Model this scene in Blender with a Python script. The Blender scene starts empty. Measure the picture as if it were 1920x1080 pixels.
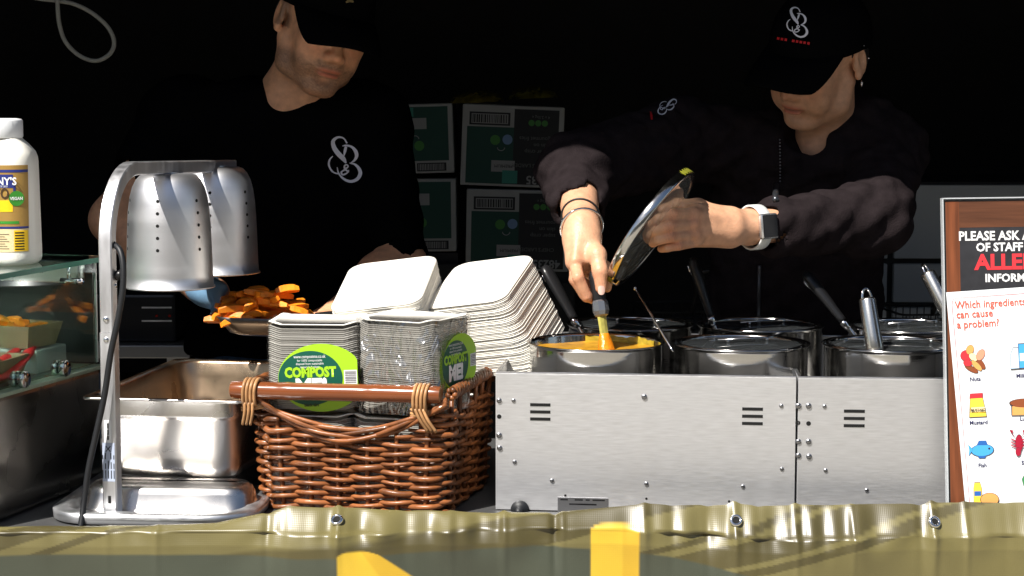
import bpy, bmesh, math, random
import numpy as np
from mathutils import Vector, Matrix, Euler
from mathutils.bvhtree import BVHTree
from math import sin, cos, pi, radians as R
random.seed(7)
rng = np.random.default_rng(7)
SC = bpy.context.scene
COL = SC.collection

# ------------------------------------------------------------------ camera
FPX = 3600.0                       # focal length in pixels of the 1920 wide photograph
PITCH = math.atan(360 / 3600)
CAM = Vector((0, -2.88, 1.49))
cd = bpy.data.cameras.new('camera'); cam = bpy.data.objects.new('camera', cd); COL.objects.link(cam)
cam.location = CAM; cam.rotation_euler = (pi / 2 - PITCH, 0, 0)
cd.sensor_width = 36; cd.lens = FPX / 1920 * 36; cd.clip_start = .05; cd.clip_end = 500
SC.camera = cam

def at(px, py, Y):
    """world point on the depth plane y=Y that stands at pixel (px,py) of the photograph"""
    u = (px - 960) / FPX; v = (540 - py) / FPX
    d = Vector((u, cos(PITCH) + v * sin(PITCH), -sin(PITCH) + v * cos(PITCH)))
    return CAM + d * ((Y - CAM.y) / d.y)

# ------------------------------------------------------------------ light
SUN_EL, SUN_AZ = R(50), R(38)      # azimuth: left of the viewer's back
SDIR = Vector((sin(SUN_AZ) * cos(SUN_EL), cos(SUN_AZ) * cos(SUN_EL), -sin(SUN_EL)))
sl = bpy.data.lights.new('sun', 'SUN'); sl.energy = 5.0; sl.angle = R(.55); sl.color = (1, .955, .89)
so = bpy.data.objects.new('sun', sl); COL.objects.link(so)
so.rotation_euler = SDIR.to_track_quat('-Z', 'Y').to_euler()
w = bpy.data.worlds.new('World'); SC.world = w; w.use_nodes = True
nt = w.node_tree; nt.nodes.clear()
sky = nt.nodes.new('ShaderNodeTexSky'); sky.sky_type = 'NISHITA'; sky.sun_disc = False
sky.sun_elevation = SUN_EL; sky.sun_rotation = math.atan2(-SDIR.x, -SDIR.y)
bg = nt.nodes.new('ShaderNodeBackground'); bg.inputs[1].default_value = .05
wo = nt.nodes.new('ShaderNodeOutputWorld')
nt.links.new(sky.outputs[0], bg.inputs[0]); nt.links.new(bg.outputs[0], wo.inputs[0])
SC.view_settings.view_transform = 'Standard'; SC.view_settings.look = 'None'
SC.view_settings.exposure = .8; SC.view_settings.gamma = 1
SC.view_settings.use_curve_mapping = False

# ------------------------------------------------------------------ materials
def lin(r, g, b):
    f = lambda c: (c / 255 / 12.92) if c / 255 <= .04045 else ((c / 255 + .055) / 1.055) ** 2.4
    return (f(r), f(g), f(b), 1)
MATS = {}
def mat(name, col=(.5, .5, .5), rough=.5, metal=0., var=0., vscale=30., bump=0., bscale=200., stretch=(1, 1, 1),
        rvar=0., attr=None, spec=.5, coat=0., objvar=0., sss=0., trans=0., ior=1.45, alpha=1., sheen=0., bdist=.001):
    if name in MATS: return MATS[name]
    m = bpy.data.materials.new(name); m.use_nodes = True
    n = m.node_tree; b = n.nodes['Principled BSDF']; L = n.links.new
    col = tuple(col) + ((1,) if len(col) == 3 else ())
    b.inputs['Base Color'].default_value = col; b.inputs['Roughness'].default_value = rough
    b.inputs['Metallic'].default_value = metal; b.inputs['Specular IOR Level'].default_value = spec
    b.inputs['Coat Weight'].default_value = coat; b.inputs['IOR'].default_value = ior
    b.inputs['Transmission Weight'].default_value = trans; b.inputs['Alpha'].default_value = alpha
    if sheen: b.inputs['Sheen Weight'].default_value = sheen
    if sss:
        b.inputs['Subsurface Weight'].default_value = sss; b.inputs['Subsurface Radius'].default_value = (.6, .25, .12)
        b.inputs['Subsurface Scale'].default_value = .008
    src = None
    if attr:
        a = n.nodes.new('ShaderNodeVertexColor'); a.layer_name = attr; src = a.outputs[0]; L(src, b.inputs['Base Color'])
    tc = mp = None
    if var or bump or rvar:
        tc = n.nodes.new('ShaderNodeTexCoord'); mp = n.nodes.new('ShaderNodeMapping')
        mp.inputs['Scale'].default_value = stretch; L(tc.outputs['Object'], mp.inputs[0])
    if var or rvar:
        t = n.nodes.new('ShaderNodeTexNoise'); t.inputs['Scale'].default_value = vscale
        t.inputs['Detail'].default_value = 5; L(mp.outputs[0], t.inputs[0])
    if objvar:
        oi = n.nodes.new('ShaderNodeObjectInfo')
    if var or objvar:
        hs = n.nodes.new('ShaderNodeHueSaturation'); hs.inputs['Color'].default_value = col
        if src: L(src, hs.inputs['Color'])
        val = None
        if var:
            mr = n.nodes.new('ShaderNodeMapRange'); mr.inputs[1].default_value = .25; mr.inputs[2].default_value = .75
            mr.inputs[3].default_value = 1 - var; mr.inputs[4].default_value = 1 + var
            L(t.outputs[0], mr.inputs[0]); val = mr.outputs[0]
        if objvar:
            mo = n.nodes.new('ShaderNodeMapRange'); mo.inputs[3].default_value = 1 - objvar; mo.inputs[4].default_value = 1 + objvar
            L(oi.outputs['Random'], mo.inputs[0])
            if val:
                mm = n.nodes.new('ShaderNodeMath'); mm.operation = 'MULTIPLY'; L(val, mm.inputs[0]); L(mo.outputs[0], mm.inputs[1]); val = mm.outputs[0]
            else: val = mo.outputs[0]
        L(val, hs.inputs['Value']); L(hs.outputs[0], b.inputs['Base Color'])
    if rvar:
        m2 = n.nodes.new('ShaderNodeMapRange'); m2.inputs[1].default_value = .3; m2.inputs[2].default_value = .7
        m2.inputs[3].default_value = max(.02, rough - rvar); m2.inputs[4].default_value = min(1, rough + rvar)
        L(t.outputs[0], m2.inputs[0]); L(m2.outputs[0], b.inputs['Roughness'])
    if bump:
        t2 = n.nodes.new('ShaderNodeTexNoise'); t2.inputs['Scale'].default_value = bscale; t2.inputs['Detail'].default_value = 4
        L(mp.outputs[0], t2.inputs[0])
        bp = n.nodes.new('ShaderNodeBump'); bp.inputs['Strength'].default_value = bump; bp.inputs['Distance'].default_value = bdist
        L(t2.outputs[0], bp.inputs['Height']); L(bp.outputs[0], b.inputs['Normal'])
    MATS[name] = m
    return m

STEEL = mat('polished_steel', (.62, .61, .59), .13, 1, var=.08, vscale=14, rvar=.06, bump=.08, bscale=60, stretch=(1, 1, 6))
SPUN = mat('spun_aluminium', (.80, .80, .82), .43, 1, var=.03, vscale=8, rvar=.04, bump=.04, bscale=200, stretch=(.2, .2, 5))
BRUSH = mat('brushed_panel', (.86, .86, .87), .48, 1, var=.05, vscale=60, rvar=.03, bump=.10, bscale=260, stretch=(.7, 2, 9))
SATIN = mat('satin_steel', (.58, .56, .54), .26, 1, var=.10, vscale=9, rvar=.08, bump=.08, bscale=50)
ALU = mat('aluminium_tube', (.70, .70, .72), .46, 1, var=.10, vscale=25, rvar=.08, bump=.1, bscale=150, stretch=(3, 3, .5))
CHROME = mat('chrome', (.8, .8, .8), .08, 1)
SCREW = mat('screw_metal', (.33, .33, .34), .3, 1)
BLACKP = mat('black_plastic', (.012, .012, .013), .32, bump=.06, bscale=300)
RUBBER = mat('black_rubber', (.01, .011, .013), .5)
HOLE = mat('dark_opening', (.004, .004, .004), .9)
WHITEP = mat('white_plastic', (.90, .88, .80), .38)
CAPW = mat('white_cap', (.80, .82, .84), .4)
GLASS = mat('clear_glass', (.74, .90, .84), .0, trans=1., ior=1.3)
EDGEG = mat('glass_edge', (.10, .30, .22), .15, trans=.4, ior=1.4)
BLACKF = mat('black_fabric', (.0032, .0032, .0035), .95, bump=.3, bscale=900, spec=0.)
HOODIE = mat('charcoal_fleece', (.0185, .0142, .0152), .95, var=.25, vscale=60, bump=.6, bscale=420, spec=0., bdist=.002)
DENIM = mat('blue_denim', (.07, .15, .32), .9, var=.3, vscale=90)
SKIN = mat('skin', (.5, .3, .2), .45, attr='col', sss=.10, bump=.5, bscale=360, var=.17, vscale=75)
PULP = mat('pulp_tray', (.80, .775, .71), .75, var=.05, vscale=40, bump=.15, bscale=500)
PULPS = mat('pulp_tray_edges_shaded', (.29, .28, .255), .8, var=.16, vscale=25, stretch=(1, 1, 25), bump=.2, bscale=300)  # pale pulp darkened: grazing light on the pack sides is put into the colour
WICKER = mat('varnished_willow', (.205, .070, .022), .36, var=.45, vscale=45, coat=.12, objvar=.45, bump=.6, bscale=110)
CANE = mat('pale_cane', (.40, .21, .09), .4, var=.3, vscale=60, objvar=.2)
BAMBOO = mat('bamboo_rod', (.19, .055, .018), .18, var=.22, vscale=30, coat=.4, stretch=(.4, 3, 3))
INK = mat('black_ink', (.006, .006, .007), .6)
WHITE = mat('white_print', (.82, .82, .82), .5)
LOGO = mat('white_stitching', (.68, .68, .74), .7)

# ------------------------------------------------------------------ objects
def tag(o, label=None, cat=None, group=None, kind=None):
    if label: o['label'] = label
    if cat: o['category'] = cat
    if group: o['group'] = group
    if kind: o['kind'] = kind
    return o
def empty(name, loc=(0, 0, 0), rz=0, label=None, cat=None, group=None):
    o = bpy.data.objects.new(name, None); COL.objects.link(o); o.empty_display_size = .05
    o.location = loc; o.rotation_euler = (0, 0, rz)
    return tag(o, label, cat, group)
def link(name, me, parent=None, m=None):
    if m is not None and len(me.materials) == 0: me.materials.append(m)
    o = bpy.data.objects.new(name, me); COL.objects.link(o)
    if parent is not None: o.parent = parent
    return o
def wchild(o, parent):
    """parent an object whose mesh is in world coordinates"""
    o.parent = parent
    bpy_mat = Matrix.Translation(parent.location) @ parent.rotation_euler.to_matrix().to_4x4()
    if parent.parent is not None:
        pp = parent.parent
        bpy_mat = Matrix.Translation(pp.location) @ pp.rotation_euler.to_matrix().to_4x4() @ parent.matrix_parent_inverse @ bpy_mat
    o.matrix_parent_inverse = bpy_mat.inverted()
    return o

class MB:
    def __init__(s): s.v = []; s.f = []; s.sm = []
    def add(s, vs, fs, smooth=True):
        k = len(s.v); s.v += [tuple(v) for v in vs]
        for f in fs: s.f.append(tuple(i + k for i in f)); s.sm.append(smooth)
        return s
    def box(s, lo, hi, M=None, bev=0.):
        x0, y0, z0 = lo; x1, y1, z1 = hi
        if bev <= 0:
            vs = [Vector(p) for p in ((x0,y0,z0),(x1,y0,z0),(x1,y1,z0),(x0,y1,z0),(x0,y0,z1),(x1,y0,z1),(x1,y1,z1),(x0,y1,z1))]
            fs = [(0,3,2,1),(4,5,6,7),(0,1,5,4),(1,2,6,5),(2,3,7,6),(3,0,4,7)]
            if M is not None: vs = [M @ v for v in vs]
            return s.add(vs, fs, False)
        bm = bmesh.new(); bmesh.ops.create_cube(bm, size=1)
        for v in bm.verts: v.co = Vector((x0 + (v.co.x + .5) * (x1 - x0), y0 + (v.co.y + .5) * (y1 - y0), z0 + (v.co.z + .5) * (z1 - z0)))
        bmesh.ops.bevel(bm, geom=bm.edges[:], offset=bev, segments=2, affect='EDGES', profile=.6)
        bm.verts.index_update()
        vs = [v.co.copy() for v in bm.verts]; fs = [tuple(v.index for v in f.verts) for f in bm.faces]; bm.free()
        if M is not None: vs = [M @ v for v in vs]
        return s.add(vs, fs, False)
    def tube(s, pts, rad, n=8, closed=False, caps=True, flat=1.0, smooth=True):
        pts = [Vector(p) for p in pts]; m = len(pts)
        rad = [rad] * m if not hasattr(rad, '__len__') else rad
        t0 = None; vs = []; fs = []
        for i in range(m):
            a = pts[(i - 1) % m] if (closed or i > 0) else pts[i]
            b = pts[(i + 1) % m] if (closed or i < m - 1) else pts[i]
            t = (b - a).normalized()
            if t0 is None:
                nrm = t.orthogonal().normalized() if abs(t.z) > .9 else Vector((0, 0, 1)).cross(t).normalized()
            else:
                nrm = (nrm - t * nrm.dot(t)).normalized()
            t0 = t; bn = t.cross(nrm)
            for k in range(n):
                a_ = 2 * pi * k / n
                vs.append(pts[i] + nrm * cos(a_) * rad[i] + bn * sin(a_) * rad[i] * flat)
        for i in range(m if closed else m - 1):
            j = (i + 1) % m
            for k in range(n):
                k2 = (k + 1) % n
                fs.append((i * n + k, i * n + k2, j * n + k2, j * n + k))
        if caps and not closed:
            fs.append(tuple(range(n - 1, -1, -1))); fs.append(tuple((m - 1) * n + k for k in range(n)))
        return s.add(vs, fs, smooth)
    def lathe(s, prof, n=40, M=None, smooth=True, sx=1., sy=1.):
        vs = []; fs = []; m = len(prof)
        for r, z in prof:
            for k in range(n):
                a = 2 * pi * k / n; v = Vector((r * cos(a) * sx, r * sin(a) * sy, z)); vs.append(M @ v if M is not None else v)
        for i in range(m - 1):
            for k in range(n):
                k2 = (k + 1) % n
                fs.append((i * n + k, i * n + k2, (i + 1) * n + k2, (i + 1) * n + k))
        return s.add(vs, fs, smooth)
    def poly(s, pts, M=None):
        vs = [Vector(p) for p in pts]
        if M is not None: vs = [M @ v for v in vs]
        return s.add(vs, [tuple(range(len(vs)))], False)
    def mesh(s, name, m=None):
        me = bpy.data.meshes.new(name); me.from_pydata(s.v, [], s.f)
        me.polygons.foreach_set('use_smooth', s.sm); me.update()
        if m is not None: me.materials.append(m)
        return me
    def obj(s, name, m, parent=None, world=False):
        o = link(name, s.mesh(name, m))
        if parent is not None:
            if world: wchild(o, parent)
            else: o.parent = parent
        return o
def smooth_angle(o, deg=35):
    me = o.data
    bm = bmesh.new(); bm.from_mesh(me)
    bmesh.ops.remove_doubles(bm, verts=bm.verts, dist=1e-6)
    for e in bm.edges:
        e.smooth = len(e.link_faces) == 2 and e.calc_face_angle(0) < R(deg)
    for f in bm.faces: f.smooth = True
    bm.to_mesh(me); bm.free()
    return o
def rrect(w, d, r, n=6):
    """rounded rectangle outline, counter-clockwise"""
    out = []
    for cx, cy, a0 in ((w/2-r, d/2-r, 0), (-w/2+r, d/2-r, 90), (-w/2+r, -d/2+r, 180), (w/2-r, -d/2+r, 270)):
        for k in range(n + 1):
            a = R(a0 + 90 * k / n); out.append((cx + r * cos(a), cy + r * sin(a)))
    return out
def loft(mb, rings, closed=True, cap0=False, cap1=False, smooth=True):
    n = len(rings[0]); vs = [p for r in rings for p in r]; fs = []
    for i in range(len(rings) - 1):
        for k in range(n if closed else n - 1):
            k2 = (k + 1) % n; fs.append((i*n+k, i*n+k2, (i+1)*n+k2, (i+1)*n+k))
    if cap0: fs.append(tuple(range(n - 1, -1, -1)))
    if cap1: fs.append(tuple((len(rings)-1)*n+k for k in range(n)))
    mb.add(vs, fs, smooth); return mb
def spline(pts, n=8):
    """Catmull-Rom through points"""
    P = [Vector(p) for p in pts]; P = [P[0] * 2 - P[1]] + P + [P[-1] * 2 - P[-2]]; out = []
    for i in range(1, len(P) - 2):
        for k in range(n):
            t = k / n; a, b, c, d = P[i-1], P[i], P[i+1], P[i+2]
            out.append(.5 * ((2*b) + (c-a)*t + (2*a-5*b+4*c-d)*t*t + (3*b-a-3*c+d)*t**3))
    out.append(P[-2]); return out

def text(body, size, m, parent, M, bold=0., align='LEFT', sx=1., name='lettering', shear=0.):
    cu = bpy.data.curves.new('t', 'FONT'); cu.body = body; cu.size = size; cu.offset = bold; cu.align_x = align
    cu.resolution_u = 2; cu.shear = shear; cu.fill_mode = 'FRONT'
    o = bpy.data.objects.new('t', cu); COL.objects.link(o)
    dg = bpy.context.evaluated_depsgraph_get(); me = bpy.data.meshes.new_from_object(o.evaluated_get(dg))
    bpy.data.objects.remove(o)
    me.transform(M @ Matrix.Scale(sx, 4, (1, 0, 0))); me.materials.clear(); me.materials.append(m)
    return link(name, me, parent)

# ------------------------------------------------------------------ signed distance bodies (one continuous skin)
class SDF:
    def __init__(s, res): s.res = res; s.p = []
    def cap(s, a, b, ra, rb=None, k=.012, sub=False):
        s.p.append(('c', np.array(a, float), np.array(b, float), ra, ra if rb is None else rb, k, sub)); return s
    def chain(s, pts, rad, k=.01):
        for i in range(len(pts) - 1): s.cap(pts[i], pts[i+1], rad[i], rad[i+1], k)
        return s
    def ell(s, c, r, rot=None, k=.012, sub=False):
        s.p.append(('e', np.array(c, float), np.array(r, float), np.eye(3) if rot is None else np.array(rot), k, sub)); return s
    def build(s, noise=None, smooth=2):
        res = s.res; lo = np.full(3, 1e9); hi = -lo
        bb = []
        for p in s.p:
            if p[0] == 'c':
                r = max(p[3], p[4]); l = np.minimum(p[1], p[2]) - r; h = np.maximum(p[1], p[2]) + r; k, sub = p[5], p[6]
            else:
                e = np.sqrt(((p[3] * p[2][None, :]) ** 2).sum(1)); l = p[1] - e; h = p[1] + e; k, sub = p[4], p[5]
            pad = k + 3 * res; bb.append((l - pad, h + pad))
            if not sub: lo = np.minimum(lo, l); hi = np.maximum(hi, h)
        lo = lo - 4 * res; n = np.ceil((hi + 4 * res - lo) / res).astype(int) + 1
        D = np.full(n, .2, np.float32)
        for p, (l, h) in zip(s.p, bb):
            i0 = np.clip(np.floor((l - lo) / res).astype(int), 0, n); i1 = np.clip(np.ceil((h - lo) / res).astype(int) + 1, 0, n)
            if (i1 <= i0).any(): continue
            ax = [(lo[a] + res * np.arange(i0[a], i1[a])).astype(np.float32) for a in range(3)]
            X = ax[0][:, None, None]; Yy = ax[1][None, :, None]; Z = ax[2][None, None, :]
            if p[0] == 'c':
                a, b = p[1], p[2]; ba = b - a; L2 = max(1e-12, ba @ ba)
                t = np.clip(((X-a[0])*ba[0] + (Yy-a[1])*ba[1] + (Z-a[2])*ba[2]) / L2, 0, 1)
                d = np.sqrt((X-a[0]-t*ba[0])**2 + (Yy-a[1]-t*ba[1])**2 + (Z-a[2]-t*ba[2])**2) - (p[3] + t * (p[4]-p[3]))
                k, sub = p[5], p[6]
            else:
                c, r, M = p[1], p[2], p[3]; x, y, z = X-c[0], Yy-c[1], Z-c[2]
                u = [M[0, j]*x + M[1, j]*y + M[2, j]*z for j in range(3)]
                k0 = np.sqrt(sum((u[j]/r[j])**2 for j in range(3))); k1 = np.sqrt(sum((u[j]/r[j]**2)**2 for j in range(3))) + 1e-9
                d = k0 * (k0 - 1) / k1; k, sub = p[4], p[5]
            sl_ = tuple(slice(i0[a], i1[a]) for a in range(3)); A = D[sl_]
            if sub:
                d = -d; hh = np.maximum(k - np.abs(A - d), 0) / max(k, 1e-6); D[sl_] = np.maximum(A, d) + hh*hh*k*.25
            else:
                hh = np.maximum(k - np.abs(A - d), 0) / max(k, 1e-6); D[sl_] = np.minimum(A, d) - hh*hh*k*.25
        if noise is not None:
            ax = [(lo[a] + res * np.arange(n[a])).astype(np.float32) for a in range(3)]
            D = D + noise(ax[0][:, None, None], ax[1][None, :, None], ax[2][None, None, :]).astype(np.float32)
        # surface nets
        N = D < 0
        acc = np.zeros(n - 1, np.int8)
        cs = [(i, j, k) for i in (0, 1) for j in (0, 1) for k in (0, 1)]
        for i, j, k in cs: acc += N[i:n[0]-1+i, j:n[1]-1+j, k:n[2]-1+k]
        idx = np.argwhere((acc > 0) & (acc < 8))
        ids = np.full(n - 1, -1, np.int32); ids[tuple(idx.T)] = np.arange(len(idx))
        V = np.stack([D[idx[:, 0]+i, idx[:, 1]+j, idx[:, 2]+k] for i, j, k in cs], 1)
        pos = np.zeros((len(idx), 3)); cnt = np.zeros(len(idx))
        for a in range(8):
            for b in range(a + 1, 8):
                df = [cs[b][q] - cs[a][q] for q in range(3)]
                if sum(abs(q) for q in df) != 1: continue
                va, vb = V[:, a], V[:, b]; cr = (va < 0) != (vb < 0)
                t = np.where(cr, va / np.where(cr, va - vb, 1), 0)
                pos += np.where(cr[:, None], np.array(cs[a])[None] + t[:, None] * np.array(df)[None], 0); cnt += cr
        pos = lo + res * (idx + pos / cnt[:, None])
        quads = []
        for a in range(3):
            b, c = (a + 1) % 3, (a + 2) % 3
            s0 = [slice(None)] * 3; s1 = [slice(None)] * 3; s0[a] = slice(0, -1); s1[a] = slice(1, None)
            ch = N[tuple(s0)] != N[tuple(s1)]; q = np.argwhere(ch)
            q = q[(q[:, b] > 0) & (q[:, c] > 0) & (q[:, b] < n[b]-1) & (q[:, c] < n[c]-1)]
            ng = N[tuple(q.T)]
            def cell(db, dc):
                r = q.copy(); r[:, b] -= db; r[:, c] -= dc; return ids[tuple(r.T)]
            Q = np.stack([cell(1, 1), cell(0, 1), cell(0, 0), cell(1, 0)], 1)
            Q[~ng] = Q[~ng][:, ::-1]; quads.append(Q)
        Q = np.concatenate(quads); Q = Q[(Q >= 0).all(1)]
        e = np.concatenate([Q[:, [0, 1]], Q[:, [1, 2]], Q[:, [2, 3]], Q[:, [3, 0]]])
        for _ in range(smooth):
            s_ = np.zeros_like(pos); c_ = np.zeros(len(pos))
            for ax_ in range(3):
                s_[:, ax_] = np.bincount(e[:, 0], pos[e[:, 1], ax_], len(pos)) + np.bincount(e[:, 1], pos[e[:, 0], ax_], len(pos))
            c_ = np.bincount(e[:, 0], minlength=len(pos)) + np.bincount(e[:, 1], minlength=len(pos))
            pos = pos * .45 + .55 * s_ / np.maximum(c_, 1)[:, None]
        return pos, Q
def sdf_obj(name, S, m, parent, noise=None, smooth=2, colour=None):
    pos, Q = S.build(noise, smooth)
    me = bpy.data.meshes.new(name); me.vertices.add(len(pos)); me.vertices.foreach_set('co', pos.ravel())
    me.loops.add(Q.size); me.loops.foreach_set('vertex_index', Q.ravel().astype(np.int32))
    me.polygons.add(len(Q)); me.polygons.foreach_set('loop_start', np.arange(0, Q.size, 4, dtype=np.int32))
    me.update(calc_edges=True); me.validate()
    me.polygons.foreach_set('use_smooth', np.ones(len(me.polygons), bool)); me.materials.append(m)
    if colour is not None:
        ca = me.color_attributes.new('col', 'FLOAT_COLOR', 'POINT'); c = np.ones((len(pos), 4), np.float32); c[:, :3] = colour(pos)
        ca.data.foreach_set('color', c.ravel())
    o = link(name, me)
    if parent is not None: wchild(o, parent)
    return o
def bvh_of(o):
    me = o.data; return BVHTree.FromPolygons([v.co.copy() for v in me.vertices], [tuple(p.vertices) for p in me.polygons])
# ================================================================== setting
TZ = .885                                    # table top height
g = MB(); g.add([(-80,-80,0),(80,-80,0),(80,80,0),(-80,80,0)], [(0,1,2,3)], False)
ground = g.obj('ground', mat('pale_paving', (.25,.23,.19), .9, var=.2, vscale=3, bump=.2, bscale=40))
tag(ground, kind='structure')

# gazebo: black canopy and walls on an aluminium frame
EY, EZ = -.29, 2.2
CANVAS = mat('black_canvas', (.010,.010,.011), .9, var=.2, vscale=20, bump=.2, bscale=60)
gz = empty('gazebo', (0, .9, 0), 0, 'black canvas gazebo shading both servers from above and behind', 'gazebo')
mb = MB(); nx, ny = 25, 17; x0, x1, y0, y1 = -1.55, 1.55, EY, 2.1
vs = []; fs = []
for j in range(ny):
    for i in range(nx):
        u = i/(nx-1); v = j/(ny-1); k = min(u, 1-u, v, 1-v)*2
        vs.append((x0+(x1-x0)*u, y0+(y1-y0)*v, EZ + .55*k + .006*sin(9*u*pi)*sin(7*v*pi)))
for j in range(ny-1):
    for i in range(nx-1): fs.append((j*nx+i, j*nx+i+1, (j+1)*nx+i+1, (j+1)*nx+i))
mb.add(vs, fs); wchild(mb.obj('canopy', CANVAS), gz)
def wavy_wall(name, a, b, z0, z1, amp):
    m_ = MB(); a = Vector(a); b = Vector(b); n = 50; t = (b-a).normalized(); nr = Vector((-t.y, t.x, 0)); vs = []; fs = []
    for j in range(3):
        for i in range(n+1):
            u = i/n; p = a.lerp(b, u) + nr*amp*(sin(u*23)+.6*sin(u*51+1)); vs.append((p.x, p.y, z0+(z1-z0)*j/2))
    for j in range(2):
        for i in range(n): k = j*(n+1)+i; fs.append((k, k+1, k+n+2, k+n+1))
    m_.add(vs, fs); wchild(m_.obj(name, CANVAS), gz)
wavy_wall('wall', (-1.5, 2.05, 0), (1.5, 2.05, 0), .01, 2.24, .012)
wavy_wall('wall', (-1.52, .1, 0), (-1.52, 2.0, 0), .01, 2.22, .01)
wavy_wall('wall', (1.52, .1, 0), (1.52, 2.0, 0), .01, 2.22, .01)
for x in (-1.5, 1.5):
    for y in (-.24, 2.0):
        m_ = MB(); m_.box((x-.02, y-.02, 0), (x+.02, y+.02, EZ), bev=.003); m_.box((x-.05, y-.05, 0), (x+.05, y+.05, .008)); wchild(m_.obj('leg', ALU), gz)
for y in (-.24, 2.0):
    m_ = MB(); m_.box((-1.478, y-.012, EZ-.05), (1.478, y+.012, EZ-.012)); wchild(m_.obj('cross_bar', ALU), gz)

# unseen stone building added behind the viewer to give the polished steel neutral reflections
bd = empty('unseen_building', (0, -17, 0), 0, 'long pale stone building across the square facing the stall', 'building')
STONE = mat('pale_stone', (.42,.39,.33), .9, var=.2, vscale=1.5)
m_ = MB(); m_.box((-26, -23, 0), (26, -17, 6.5)); wchild(m_.obj('wall', STONE), bd)
m_ = MB(); m_.add([(-26.5,-23.4,6.502),(26.5,-23.4,6.502),(26.5,-16.6,6.502),(-26.5,-16.6,6.502),(-26.5,-20,8.6),(26.5,-20,8.6)], [(0,1,5,4),(2,3,4,5),(1,2,5),(3,0,4),(3,2,1,0)], False); wchild(m_.obj('roof', mat('slate', (.07,.07,.08), .7)), bd)
for fl_ in (1.0, 4.0):
    for i in range(16):
        x = -24 + 3.2*i; m_ = MB(); m_.box((x-.6, -17.02, fl_), (x+.6, -16.98, fl_+1.7)); wo_ = wchild(m_.obj('window', mat('dark_pane', (.03,.035,.04), .1)), bd)
        m_ = MB(); m_.box((x-.75, -16.979, fl_-.14), (x+.75, -16.86, fl_)); wchild(m_.obj('sill', STONE), wo_)

# serving table
tb = empty('serving_table', (0, .13, 0), 0, 'long white serving table hidden behind the olive banner', 'table')
TOPM = mat('table_laminate', (.06,.06,.06), .5, var=.15, vscale=12)
m_ = MB(); m_.box((-1.3, -.235, TZ-.03), (1.3, .49, TZ), bev=.004); wchild(m_.obj('table_top', TOPM), tb)
for x in (-1.2, 1.2):
    for y in (-.18, .43):
        m_ = MB(); m_.tube([(x, y, 0), (x, y, TZ-.031)], .016, 10); wchild(m_.obj('leg', ALU), tb)

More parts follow.
